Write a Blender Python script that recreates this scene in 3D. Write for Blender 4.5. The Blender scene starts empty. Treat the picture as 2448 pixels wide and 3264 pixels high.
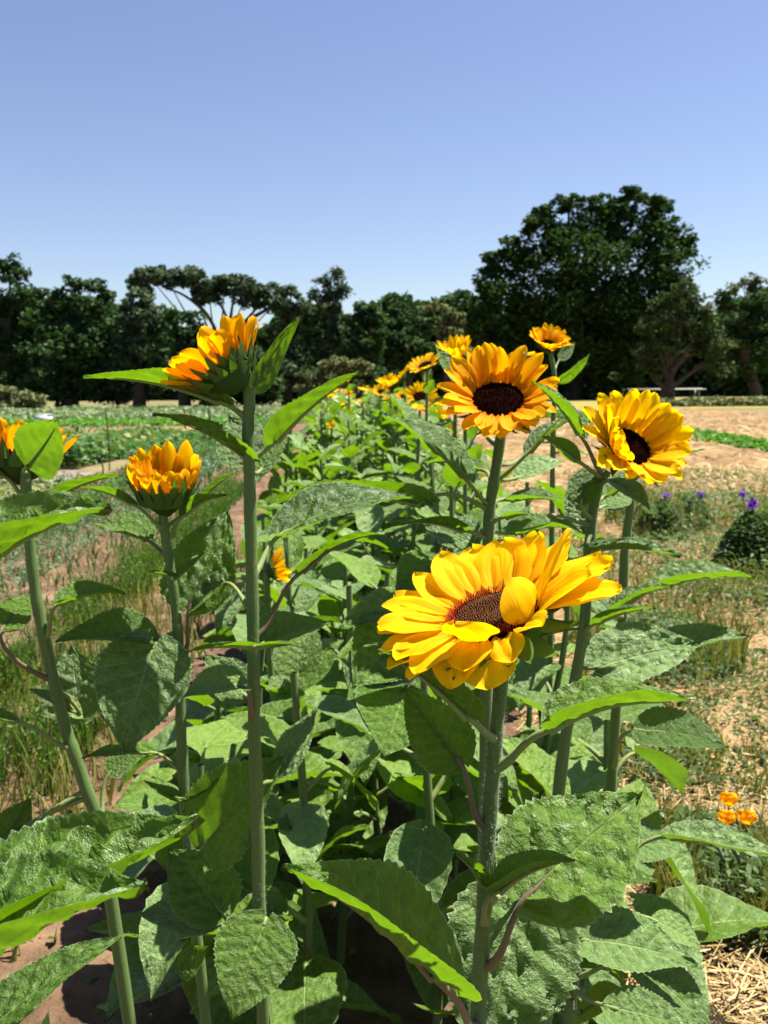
import bpy, math, random
import numpy as np
from mathutils import Vector, Matrix

random.seed(7)
RNG = np.random.default_rng(7)
scene = bpy.context.scene
col = scene.collection
R = math.radians

# ------------------------------------------------------------------ camera
CAM_H = 1.15
PITCH = R(8.07)
ROLL = R(0.4)
FPX = 2822.0
_f = Vector((0, math.cos(PITCH), -math.sin(PITCH)))
_r0 = Vector((1, 0, 0))
_u0 = _r0.cross(_f)
CR = (_r0 * math.cos(ROLL) - _u0 * math.sin(ROLL)).normalized()
CU = (_u0 * math.cos(ROLL) + _r0 * math.sin(ROLL)).normalized()
CF = _f
CAMLOC = Vector((0, 0, CAM_H))
cam_data = bpy.data.cameras.new('camera')
cam = bpy.data.objects.new('camera', cam_data)
col.objects.link(cam)
cam.matrix_world = Matrix(((CR.x, CU.x, -CF.x, 0), (CR.y, CU.y, -CF.y, 0), (CR.z, CU.z, -CF.z, CAM_H), (0, 0, 0, 1)))
cam_data.sensor_fit = 'VERTICAL'
cam_data.sensor_height = 4.8
cam_data.sensor_width = 3.6
cam_data.lens = 4.15
cam_data.clip_start = 0.02
cam_data.clip_end = 4000
cam_data.dof.use_dof = True
cam_data.dof.focus_distance = 0.68
cam_data.dof.aperture_fstop = 2.2
scene.camera = cam

# ------------------------------------------------------------------ sky, sun, exposure
SUN_DIR = Vector((0.38, 0.15, 0.912)).normalized()      # towards the sun
world = bpy.data.worlds.new('World')
scene.world = world
world.use_nodes = True
wn = world.node_tree.nodes
wl = world.node_tree.links
wn.clear()
w_out = wn.new('ShaderNodeOutputWorld')
w_bg = wn.new('ShaderNodeBackground')
w_sky = wn.new('ShaderNodeTexSky')
w_sky.sky_type = 'NISHITA'
w_sky.sun_disc = False
w_sky.sun_elevation = math.asin(SUN_DIR.z)
w_sky.sun_rotation = math.atan2(SUN_DIR.x, SUN_DIR.y)
w_sky.altitude = 50
w_sky.air_density = 1.0
w_sky.dust_density = 0.6
w_sky.ozone_density = 2.0
w_hsv = wn.new('ShaderNodeHueSaturation')
w_hsv.inputs['Saturation'].default_value = 0.99
w_hsv.inputs['Hue'].default_value = 0.515
w_bg.inputs['Strength'].default_value = 0.052
wl.new(w_sky.outputs[0], w_hsv.inputs['Color'])
wl.new(w_hsv.outputs[0], w_bg.inputs['Color'])
wl.new(w_bg.outputs[0], w_out.inputs['Surface'])

sun_data = bpy.data.lights.new('sun', 'SUN')
sun_data.energy = 5.0
sun_data.angle = R(0.53)
sun_data.color = (1.0, 0.95, 0.86)
sun = bpy.data.objects.new('sun', sun_data)
col.objects.link(sun)
sun.rotation_euler = SUN_DIR.to_track_quat('Z', 'Y').to_euler()

scene.view_settings.view_transform = 'Standard'
scene.view_settings.look = 'None'
scene.view_settings.exposure = 1.58
scene.view_settings.gamma = 1.0
scene.view_settings.use_curve_mapping = False
scene.cycles.use_denoising = True
scene.cycles.max_bounces = 5
scene.cycles.diffuse_bounces = 1
scene.cycles.transmission_bounces = 4
scene.cycles.transparent_max_bounces = 6
scene.cycles.caustics_reflective = False
scene.cycles.caustics_refractive = False

# ------------------------------------------------------------------ pixel helpers (native 2448 x 3264)
ZOOM = {'n': (0, 0, 1), 'd': (0, 0, 0.6777),
        'z1': (0, 700, 1.3554), 'z2': (1224, 500, 1.3554), 'z3': (1100, 1600, 1.659), 'z4': (0, 1300, 1.8433),
        'z5': (0, 2200, 1.659), 'z6': (800, 2200, 1.8433), 'z7': (1600, 2000, 1.75), 'z8': (800, 1300, 1.8433),
        'z9': (0, 1150, 3.318), 'za': (950, 1050, 3.318), 'zb': (1900, 1100, 3.027), 'zc': (1650, 1000, 2.765),
        'zd': (450, 950, 3.016), 'zf': (1850, 1550, 2.774)}

def nat(z, p):
    o = ZOOM[z]
    return (o[0] + p[0] / o[2], o[1] + p[1] / o[2])

def ray(px, py):
    return CF + CR * ((px - 1224) / FPX) + CU * ((1632 - py) / FPX)

def at(px, py, Y):
    d = ray(px, py)
    return CAMLOC + d * (Y / d.y)

def atz(z, p, Y):
    n = nat(z, p)
    return at(n[0], n[1], Y)

def ground(px, py, z=0.0):
    d = ray(px, py)
    return CAMLOC + d * ((z - CAM_H) / d.z)

def camvec(v):
    """camera-aligned vector (right, up, towards the viewer) to world"""
    return (CR * v[0] + CU * v[1] - CF * v[2]).normalized()

# ------------------------------------------------------------------ object helpers
def tag(o, label=None, cat=None, group=None, kind=None):
    if label: o['label'] = label
    if cat: o['category'] = cat
    if group: o['group'] = group
    if kind: o['kind'] = kind
    return o

def link(name, me, parent=None, matrix=None):
    o = bpy.data.objects.new(name, me)
    col.objects.link(o)
    if parent is not None:
        o.parent = parent
    if matrix is not None:
        o.matrix_local = matrix
    return o

def empty(name, loc):
    o = bpy.data.objects.new(name, None)
    o.empty_display_size = 0.05
    col.objects.link(o)
    o.location = loc
    return o

def np_mesh(name, verts, faces, mats, uv=None, smooth=True, midx=None):
    """verts Nx3, faces list/array of quads or tris (array) ; uv per vertex Nx2"""
    me = bpy.data.meshes.new(name)
    verts = np.asarray(verts, dtype=np.float32)
    faces = np.asarray(faces, dtype=np.int32)
    nf, k = faces.shape
    me.vertices.add(len(verts))
    me.vertices.foreach_set('co', verts.ravel())
    me.loops.add(nf * k)
    me.loops.foreach_set('vertex_index', faces.ravel())
    me.polygons.add(nf)
    me.polygons.foreach_set('loop_start', np.arange(0, nf * k, k, dtype=np.int32))
    if smooth:
        me.polygons.foreach_set('use_smooth', np.ones(nf, dtype=bool))
    for m in (mats if isinstance(mats, (list, tuple)) else [mats]):
        me.materials.append(m)
    if midx is not None:
        me.polygons.foreach_set('material_index', np.asarray(midx, dtype=np.int32))
    if uv is not None:
        lay = me.uv_layers.new(name='UVMap')
        uv = np.asarray(uv, dtype=np.float32)
        lay.data.foreach_set('uv', uv[faces.ravel()].ravel())
    me.update(calc_edges=True)
    me.validate()
    return me

class Mesh:
    """collector of quads (tris are quads with a repeated corner avoided: all faces are quads)"""
    def __init__(s):
        s.v = []; s.f = []; s.uv = []; s.m = []; s.n = 0
    def add(s, v, f, uv=None, mi=0):
        v = np.asarray(v, dtype=np.float32); f = np.asarray(f, dtype=np.int32)
        s.v.append(v); s.f.append(f + s.n)
        s.uv.append(np.zeros((len(v), 2), np.float32) if uv is None else np.asarray(uv, np.float32))
        s.m.append(np.full(len(f), mi, np.int32))
        s.n += len(v)
        return s
    def mesh(s, name, mats, smooth=True):
        return np_mesh(name, np.concatenate(s.v), np.concatenate(s.f), mats, np.concatenate(s.uv), smooth, np.concatenate(s.m))

def grid_faces(nr, nc, wrap=False):
    f = []
    for i in range(nr - 1):
        for j in range(nc if wrap else nc - 1):
            j2 = (j + 1) % nc
            f.append((i * nc + j, i * nc + j2, (i + 1) * nc + j2, (i + 1) * nc + j))
    return np.array(f, np.int32)

_gf = {}
def gfaces(nr, nc, wrap=False):
    k = (nr, nc, wrap)
    if k not in _gf: _gf[k] = grid_faces(nr, nc, wrap)
    return _gf[k]

def tube(points, radii, sides=8, ridge=0.0):
    """returns verts, faces, uv for a tube along points (closed at both ends by shrinking)"""
    P = [Vector(p) for p in points]
    n = len(P)
    vs = []; uvs = []
    ref = None
    for i in range(n):
        t = (P[min(i + 1, n - 1)] - P[max(i - 1, 0)])
        if t.length < 1e-9: t = Vector((0, 0, 1))
        t.normalize()
        if ref is None:
            ref = t.orthogonal().normalized()
        a = (ref - t * ref.dot(t)).normalized(); ref = a
        b = t.cross(a)
        for j in range(sides):
            th = 2 * math.pi * j / sides
            rr = radii[i] * (1 + ridge * (1 if j % 2 else -1))
            vs.append(P[i] + a * (math.cos(th) * rr) + b * (math.sin(th) * rr))
            uvs.append((j / sides, i / max(1, n - 1)))
    return np.array(vs, np.float32), gfaces(n, sides, True), np.array(uvs, np.float32)

def bezier(p0, p1, p2, p3, n):
    out = []
    for i in range(n + 1):
        t = i / n; s = 1 - t
        out.append(p0 * s ** 3 + p1 * (3 * s * s * t) + p2 * (3 * s * t * t) + p3 * t ** 3)
    return out

def smooth_path(pts, per=6):
    """Catmull-Rom through pts"""
    P = [Vector(p) for p in pts]
    P = [P[0] * 2 - P[1]] + P + [P[-1] * 2 - P[-2]]
    D = [max(1e-6, (P[i + 1] - P[i]).length) for i in range(len(P) - 1)]
    out = []
    for i in range(1, len(P) - 2):
        b, c = P[i], P[i + 1]
        m0 = (P[i + 1] - P[i - 1]) * (D[i] / (D[i] + D[i - 1]))
        m1 = (P[i + 2] - P[i]) * (D[i] / (D[i] + D[i + 1]))
        for k in range(per):
            t = k / per
            out.append(b * (2 * t ** 3 - 3 * t * t + 1) + m0 * (t ** 3 - 2 * t * t + t) + c * (-2 * t ** 3 + 3 * t * t) + m1 * (t ** 3 - t * t))
    out.append(P[-2])
    return out

# ------------------------------------------------------------------ materials
def new_mat(name):
    m = bpy.data.materials.new(name)
    m.use_nodes = True
    nt = m.node_tree
    nt.nodes.clear()
    out = nt.nodes.new('ShaderNodeOutputMaterial')
    return m, nt.nodes, nt.links, out

def ramp(nodes, links, fac, stops):
    r = nodes.new('ShaderNodeValToRGB')
    el = r.color_ramp.elements
    while len(el) > 1: el.remove(el[0])
    el[0].position = stops[0][0]; el[0].color = (*stops[0][1], 1)
    for p, c in stops[1:]:
        e = el.new(p); e.color = (*c, 1)
    links.new(fac, r.inputs['Fac'])
    return r.outputs['Color']

def math_node(nodes, links, op, a, b=None, c=None):
    n = nodes.new('ShaderNodeMath'); n.operation = op
    for i, x in enumerate((a, b, c)):
        if x is None: continue
        if isinstance(x, (int, float)): n.inputs[i].default_value = x
        else: links.new(x, n.inputs[i])
    return n.outputs[0]

def mixcol(nodes, links, fac, a, b, blend='MIX'):
    n = nodes.new('ShaderNodeMix'); n.data_type = 'RGBA'; n.blend_type = blend
    for s, x in ((n.inputs[0], fac), (n.inputs[6], a), (n.inputs[7], b)):
        if isinstance(x, (int, float)): s.default_value = x
        elif isinstance(x, tuple): s.default_value = (*x, 1)
        else: links.new(x, s)
    return n.outputs[2]

def noise(nodes, links, vec, scale, detail=3, rough=0.6):
    n = nodes.new('ShaderNodeTexNoise')
    n.inputs['Scale'].default_value = scale; n.inputs['Detail'].default_value = detail; n.inputs['Roughness'].default_value = rough
    if vec is not None: links.new(vec, n.inputs['Vector'])
    return n.outputs['Fac']

def thin_leaf_shader(nodes, links, out, color, trans_color, fac, rough, bump=None, bump_str=0.3, bump_dist=0.002, spec=0.4, sheen=0.0):
    p = nodes.new('ShaderNodeBsdfPrincipled')
    p.inputs['Roughness'].default_value = rough
    p.inputs['Specular IOR Level'].default_value = spec
    if sheen:
        p.inputs['Sheen Weight'].default_value = sheen
        p.inputs['Sheen Roughness'].default_value = 0.45
    links.new(color, p.inputs['Base Color'])
    t = nodes.new('ShaderNodeBsdfTranslucent')
    links.new(trans_color, t.inputs['Color'])
    if bump is not None:
        b = nodes.new('ShaderNodeBump')
        b.inputs['Strength'].default_value = bump_str
        b.inputs['Distance'].default_value = bump_dist
        links.new(bump, b.inputs['Height'])
        links.new(b.outputs[0], p.inputs['Normal'])
    mx = nodes.new('ShaderNodeMixShader')
    mx.inputs[0].default_value = fac
    links.new(p.outputs[0], mx.inputs[1]); links.new(t.outputs[0], mx.inputs[2])
    links.new(mx.outputs[0], out.inputs['Surface'])

def leaf_material(name, dark, light, vein, trans, fac=0.38):
    m, N, L, out = new_mat(name)
    uv = N.new('ShaderNodeTexCoord')
    sep = N.new('ShaderNodeSeparateXYZ'); L.new(uv.outputs['UV'], sep.inputs[0])
    info = N.new('ShaderNodeObjectInfo')
    a = math_node(N, L, 'ABSOLUTE', math_node(N, L, 'MULTIPLY_ADD', sep.outputs[0], 2.0, -1.0))
    # side veins sweep forward from the midrib; the phase runs along the blade
    wob = noise(N, L, uv.outputs['Object'], 14, 2)
    ph = math_node(N, L, 'MULTIPLY_ADD', math_node(N, L, 'POWER', a, 0.85), -0.2, sep.outputs[1])
    ph = math_node(N, L, 'MULTIPLY_ADD', math_node(N, L, 'SUBTRACT', wob, 0.5), 0.035, ph)
    ph = math_node(N, L, 'MULTIPLY', ph, 8.0)
    tri = math_node(N, L, 'ABSOLUTE', math_node(N, L, 'SUBTRACT', math_node(N, L, 'FRACT', ph), 0.5))   # 0.5 on the vein
    vein_side = math_node(N, L, 'SMOOTH_MIN', 1.0, math_node(N, L, 'MAXIMUM', math_node(N, L, 'MULTIPLY_ADD', tri, 18.0, -8.1), 0.0), 0.2)
    mid = math_node(N, L, 'MAXIMUM', math_node(N, L, 'MULTIPLY_ADD', a, -26.0, 1.0), 0.0)
    veins = math_node(N, L, 'MINIMUM', math_node(N, L, 'MAXIMUM', mid, math_node(N, L, 'MULTIPLY', vein_side, 0.75)), 1.0)
    vor = N.new('ShaderNodeTexVoronoi'); vor.feature = 'DISTANCE_TO_EDGE'
    vor.inputs['Scale'].default_value = 90
    L.new(uv.outputs['Object'], vor.inputs['Vector'])
    net = math_node(N, L, 'MINIMUM', math_node(N, L, 'MULTIPLY', vor.outputs['Distance'], 7.0), 1.0)
    big = noise(N, L, uv.outputs['Object'], 22, 4)
    fine = noise(N, L, uv.outputs['Object'], 420, 2)
    var = math_node(N, L, 'MULTIPLY_ADD', math_node(N, L, 'SUBTRACT', info.outputs['Random'], 0.5), 0.5, big)
    base = ramp(N, L, var, [(0.2, dark), (0.8, light)])
    base = mixcol(N, L, math_node(N, L, 'MULTIPLY', fine, 0.12), base, (light[0] * 1.5, light[1] * 1.35, light[2] * 1.5))
    base = mixcol(N, L, math_node(N, L, 'MULTIPLY', veins, 0.75), base, vein)
    rim = math_node(N, L, 'MINIMUM', math_node(N, L, 'MAXIMUM', math_node(N, L, 'MULTIPLY_ADD', a, 25.0, -24.2), 0.0), 0.7)
    base = mixcol(N, L, rim, base, (0.34, 0.44, 0.22))
    # small chewed brown spots, here and there
    sp = noise(N, L, uv.outputs['Object'], 38, 2, 0.5)
    spm = math_node(N, L, 'MAXIMUM', math_node(N, L, 'MULTIPLY_ADD', sp, 20.0, -14.6), 0.0)
    base = mixcol(N, L, math_node(N, L, 'MINIMUM', spm, 0.8), base, (0.11, 0.075, 0.03))
    tcol = mixcol(N, L, math_node(N, L, 'MULTIPLY', veins, 0.5), mixcol(N, L, big, (trans[0] * 0.75, trans[1] * 0.8, trans[2]), (trans[0] * 1.2, trans[1] * 1.1, trans[2])), (trans[0] * 1.35, trans[1] * 1.15, trans[2] * 1.8))
    puff = math_node(N, L, 'SUBTRACT', 0.5, tri)      # high between the veins
    v2 = N.new('ShaderNodeTexVoronoi'); v2.feature = 'SMOOTH_F1'; v2.inputs['Scale'].default_value = 12
    v2.inputs['Smoothness'].default_value = 0.6
    L.new(uv.outputs['Object'], v2.inputs['Vector'])
    blis = math_node(N, L, 'SUBTRACT', 1.0, v2.outputs['Distance'])
    h = math_node(N, L, 'MULTIPLY_ADD', puff, 1.1, math_node(N, L, 'MULTIPLY', net, 0.09))
    h = math_node(N, L, 'MULTIPLY_ADD', blis, math_node(N, L, 'MULTIPLY_ADD', big, 5.0, -0.6), h)
    h = math_node(N, L, 'MULTIPLY_ADD', fine, 0.025, h)
    h = math_node(N, L, 'MULTIPLY_ADD', mid, -0.8, h)
    thin_leaf_shader(N, L, out, base, tcol, fac, 0.40, h, 0.62, 0.0040, 0.42, 0.0)
    return m

def simple_leaf(name, dark, light, trans, fac=0.3, rough=0.55, spec=0.25):
    m, N, L, out = new_mat(name)
    uv = N.new('ShaderNodeTexCoord')
    sep = N.new('ShaderNodeSeparateXYZ'); L.new(uv.outputs['UV'], sep.inputs[0])
    c = ramp(N, L, sep.outputs[0], [(0.0, dark), (1.0, light)])
    t = mixcol(N, L, sep.outputs[0], (trans[0] * 0.8, trans[1] * 0.85, trans[2]), trans)
    thin_leaf_shader(N, L, out, c, t, fac, rough, None, spec=spec)
    return m

def petal_material(name, base_c, mid_c, tip_c, trans):
    m, N, L, out = new_mat(name)
    uv = N.new('ShaderNodeTexCoord')
    sep = N.new('ShaderNodeSeparateXYZ'); L.new(uv.outputs['UV'], sep.inputs[0])
    mp = N.new('ShaderNodeMapping'); mp.inputs['Scale'].default_value = (26, 1.3, 1); L.new(uv.outputs['UV'], mp.inputs['Vector'])
    st = noise(N, L, mp.outputs[0], 1.0, 3)
    v = math_node(N, L, 'MULTIPLY_ADD', math_node(N, L, 'SUBTRACT', st, 0.5), 0.25, sep.outputs[1])
    c = ramp(N, L, v, [(0.0, base_c), (0.38, mid_c), (0.95, tip_c)])
    info = N.new('ShaderNodeObjectInfo')
    c = mixcol(N, L, math_node(N, L, 'MULTIPLY', info.outputs['Random'], 0.3), c, (mid_c[0], mid_c[1] * 0.8, mid_c[2]))
    c = mixcol(N, L, math_node(N, L, 'MULTIPLY', math_node(N, L, 'POWER', st, 3.0), 1.1), c, (base_c[0], base_c[1] * 0.9, base_c[2]))
    tc = mixcol(N, L, 0.6, c, trans)
    h = math_node(N, L, 'ADD', st, math_node(N, L, 'MULTIPLY', noise(N, L, uv.outputs['Object'], 300, 2), 0.15))
    thin_leaf_shader(N, L, out, c, tc, 0.55, 0.6, h, 0.55, 0.0013, 0.08)
    return m

def stem_material(name, a, b, scale=60):
    m, N, L, out = new_mat(name)
    uv = N.new('ShaderNodeTexCoord')
    mp = N.new('ShaderNodeMapping'); mp.inputs['Scale'].default_value = (14, 9, 1); L.new(uv.outputs['UV'], mp.inputs['Vector'])
    st = noise(N, L, mp.outputs[0], 1.0, 4)
    sp = noise(N, L, uv.outputs['Object'], scale * 8, 3)
    f = math_node(N, L, 'MULTIPLY_ADD', sp, 0.5, math_node(N, L, 'MULTIPLY', st, 0.6))
    c = ramp(N, L, f, [(0.25, a), (0.75, b)])
    p = N.new('ShaderNodeBsdfPrincipled')
    p.inputs['Roughness'].default_value = 0.6
    p.inputs['Sheen Weight'].default_value = 0.08
    p.inputs['Specular IOR Level'].default_value = 0.3
    p.inputs['Sheen Roughness'].default_value = 0.4
    p.inputs['Subsurface Weight'].default_value = 0.0
    L.new(c, p.inputs['Base Color'])
    bp = N.new('ShaderNodeBump'); bp.inputs['Strength'].default_value = 0.5; bp.inputs['Distance'].default_value = 0.0012
    L.new(f, bp.inputs['Height']); L.new(bp.outputs[0], p.inputs['Normal'])
    L.new(p.outputs[0], out.inputs['Surface'])
    return m

def solid_noise(name, a, b, scale, rough=0.9, bump=0.0, dist=0.01, c3=None, spec=0.2):
    m, N, L, out = new_mat(name)
    tc = N.new('ShaderNodeTexCoord')
    f = noise(N, L, tc.outputs['Object'], scale, 6, 0.65)
    stops = [(0.3, a), (0.7, b)]
    c = ramp(N, L, f, stops)
    if c3:
        f2 = noise(N, L, tc.outputs['Object'], scale * 0.23, 4, 0.6)
        k = math_node(N, L, 'MINIMUM', math_node(N, L, 'MAXIMUM', math_node(N, L, 'MULTIPLY_ADD', f2, 6.0, -2.9), 0.0), 1.0)
        c = mixcol(N, L, k, c, c3)
    p = N.new('ShaderNodeBsdfPrincipled')
    p.inputs['Roughness'].default_value = rough
    p.inputs['Specular IOR Level'].default_value = spec
    L.new(c, p.inputs['Base Color'])
    if bump:
        bp = N.new('ShaderNodeBump'); bp.inputs['Strength'].default_value = bump; bp.inputs['Distance'].default_value = dist
        L.new(f, bp.inputs['Height']); L.new(bp.outputs[0], p.inputs['Normal'])
    L.new(p.outputs[0], out.inputs['Surface'])
    return m

M = {}
M['leaf'] = leaf_material('sunflower_leaf', (0.022, 0.064, 0.005), (0.092, 0.182, 0.016), (0.24, 0.34, 0.08), (0.18, 0.38, 0.004), 0.35)
M['leaf_low'] = leaf_material('sunflower_lower_leaf', (0.060, 0.122, 0.022), (0.165, 0.265, 0.072), (0.29, 0.38, 0.15), (0.16, 0.34, 0.008), 0.24)
M['leaf_row'] = leaf_material('sunflower_row_leaf', (0.045, 0.105, 0.008), (0.145, 0.245, 0.026), (0.25, 0.34, 0.08), (0.19, 0.38, 0.005), 0.32)
M['bract'] = simple_leaf('bract', (0.02948, 0.07207, 0.0131), (0.07207, 0.1441, 0.02621), (0.131, 0.2752, 0.0131), 0.3)
M['petal'] = petal_material('petal', (0.86, 0.40, 0.0015), (0.92, 0.55, 0.002), (0.92, 0.645, 0.003), (0.98, 0.66, 0))
M['petal_orange'] = petal_material('petal_orange', (0.82, 0.22, 0.002), (0.92, 0.45, 0.002), (0.92, 0.60, 0.003), (0.95, 0.45, 0))
M['stem'] = stem_material('stem', (0.04616, 0.08811, 0.01847), (0.1049, 0.1678, 0.04616))
M['petiole'] = stem_material('petiole', (0.08392, 0.1259, 0.02938), (0.2014, 0.2434, 0.07552))
M['petiole_red'] = stem_material('petiole_red', (0.08081, 0.05284, 0.02797), (0.1616, 0.1181, 0.06838))
M['hair'] = simple_leaf('hair', (0.35, 0.385, 0.294), (0.434, 0.462, 0.364), (0.42, 0.455, 0.35), 0.4)
M['disk_dark'] = solid_noise('disk_dark', (0.004, 0.0015, 0.0015), (0.018, 0.005, 0.003), 400, 1.0, spec=0.0)
M['seed'] = solid_noise('seed_floret', (0.07, 0.022, 0.010), (0.27, 0.12, 0.035), 900, 0.6)
M['floret'] = solid_noise('ring_floret', (0.22, 0.012, 0.004), (0.50, 0.05, 0.008), 700, 0.6)
M['soil'] = solid_noise('soil', (0.050, 0.028, 0.016), (0.150, 0.090, 0.050), 16, 0.95, 0.9, 0.03, (0.19, 0.118, 0.068))
M['field'] = solid_noise('field', (0.09946, 0.08081, 0.0373), (0.2051, 0.1678, 0.07459), 2.5, 0.95, 0.4, 0.05, (0.07459, 0.1057, 0.03108))
M['straw_ground'] = solid_noise('straw_ground', (0.0666, 0.037, 0.0148), (0.2664, 0.1665, 0.0703), 6, 0.95, 1.0, 0.06, (0.296, 0.1961, 0.0925))
M['dry_grass'] = solid_noise('dry_grass', (0.174, 0.1368, 0.03108), (0.2611, 0.2113, 0.05594), 5, 0.95, 0.5, 0.05, (0.1368, 0.1492, 0.03108))
M['mound'] = solid_noise('mound', (0.1184, 0.0888, 0.0814), (0.2516, 0.1998, 0.1776), 12, 0.95, 0.9, 0.05)
M['straw'] = simple_leaf('straw', (0.20, 0.125, 0.045), (0.52, 0.38, 0.17), (0.4, 0.3, 0.12), 0.15)
M['clod'] = solid_noise('clod', (0.0666, 0.037, 0.0185), (0.222, 0.1406, 0.0666), 30, 0.95)
M['grass'] = simple_leaf('grass', (0.022, 0.062, 0.008), (0.085, 0.15, 0.018), (0.12, 0.24, 0.015), 0.35)
M['crop'] = simple_leaf('crop', (0.02486, 0.08081, 0.01865), (0.07459, 0.1678, 0.04351), (0.1119, 0.2486, 0.02486), 0.3)
M['crop_blue'] = simple_leaf('crop_blue', (0.035, 0.085, 0.035), (0.11, 0.19, 0.085), (0.1, 0.2, 0.05), 0.25)
M['crop_pale'] = simple_leaf('crop_pale', (0.07459, 0.1243, 0.04351), (0.1678, 0.2238, 0.1057), (0.1554, 0.2362, 0.06216), 0.25)
M['crop_bright'] = simple_leaf('crop_bright', (0.0373, 0.1243, 0.01243), (0.08702, 0.2362, 0.01865), (0.1243, 0.3108, 0.01243), 0.3)
M['weed'] = simple_leaf('weed', (0.0373, 0.07459, 0.01865), (0.09946, 0.1554, 0.04973), (0.1243, 0.2176, 0.03108), 0.3)
M['weed_yellow'] = simple_leaf('weed_yellow', (0.1243, 0.1368, 0.03108), (0.2486, 0.2362, 0.06216), (0.2486, 0.2611, 0.03108), 0.3)
M['tree_a'] = simple_leaf('tree_a', (0.01872, 0.03978, 0.01638), (0.0585, 0.09953, 0.0351), (0.0468, 0.1053, 0.01755), 0.18, 0.8, 0.05)
M['tree_b'] = simple_leaf('tree_b', (0.0351, 0.05616, 0.03276), (0.09953, 0.1346, 0.07605), (0.0702, 0.117, 0.0351), 0.18, 0.8, 0.05)
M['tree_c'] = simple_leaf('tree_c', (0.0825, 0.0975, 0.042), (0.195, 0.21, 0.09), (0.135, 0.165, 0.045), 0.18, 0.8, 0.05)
M['tree_oak'] = simple_leaf('tree_oak', (0.01369, 0.03159, 0.01053), (0.04739, 0.08635, 0.02317), (0.04212, 0.1053, 0.01264), 0.18, 0.8, 0.05)
M['tree_d'] = simple_leaf('tree_d', (0.030, 0.048, 0.020), (0.085, 0.115, 0.045), (0.06, 0.10, 0.02), 0.18, 0.8, 0.05)
M['bark'] = solid_noise('bark', (0.03, 0.022, 0.018), (0.09, 0.07, 0.055), 8, 0.95, 0.6, 0.03)
M['post'] = solid_noise('post', (0.037, 0.0259, 0.0185), (0.0888, 0.0666, 0.0444), 20, 0.9)
M['white'] = solid_noise('white_paint', (0.3854, 0.3854, 0.3854), (0.4973, 0.4973, 0.4973), 6, 0.6)
M['board'] = solid_noise('weathered_board', (0.2611, 0.2486, 0.23), (0.4103, 0.3978, 0.373), 5, 0.8, 0.2, 0.01)
M['poppy'] = petal_material('poppy_petal', (0.92, 0.36, 0), (0.95, 0.45, 0), (0.95, 0.52, 0), (0.95, 0.45, 0))
M['purple'] = simple_leaf('purple_petal', (0.0864, 0.0072, 0.288), (0.1872, 0.0288, 0.4464), (0.216, 0.036, 0.504), 0.3)
M['insect'] = solid_noise('insect', (0.01, 0.008, 0.006), (0.06, 0.035, 0.015), 900, 0.35)
M['wing'] = simple_leaf('wing', (0.3, 0.28, 0.25), (0.5, 0.48, 0.42), (0.5, 0.5, 0.5), 0.5)
#PART2
# ------------------------------------------------------------------ sunflower pieces
LEAF_T = np.array([0, .03, .08, .15, .22, .3, .4, .5, .6, .7, .8, .88, .94, .975, 1.0])
LEAF_W = np.array([.10, .45, .76, .93, .99, 1.0, .955, .86, .72, .55, .37, .22, .10, .045, .0])

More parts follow.
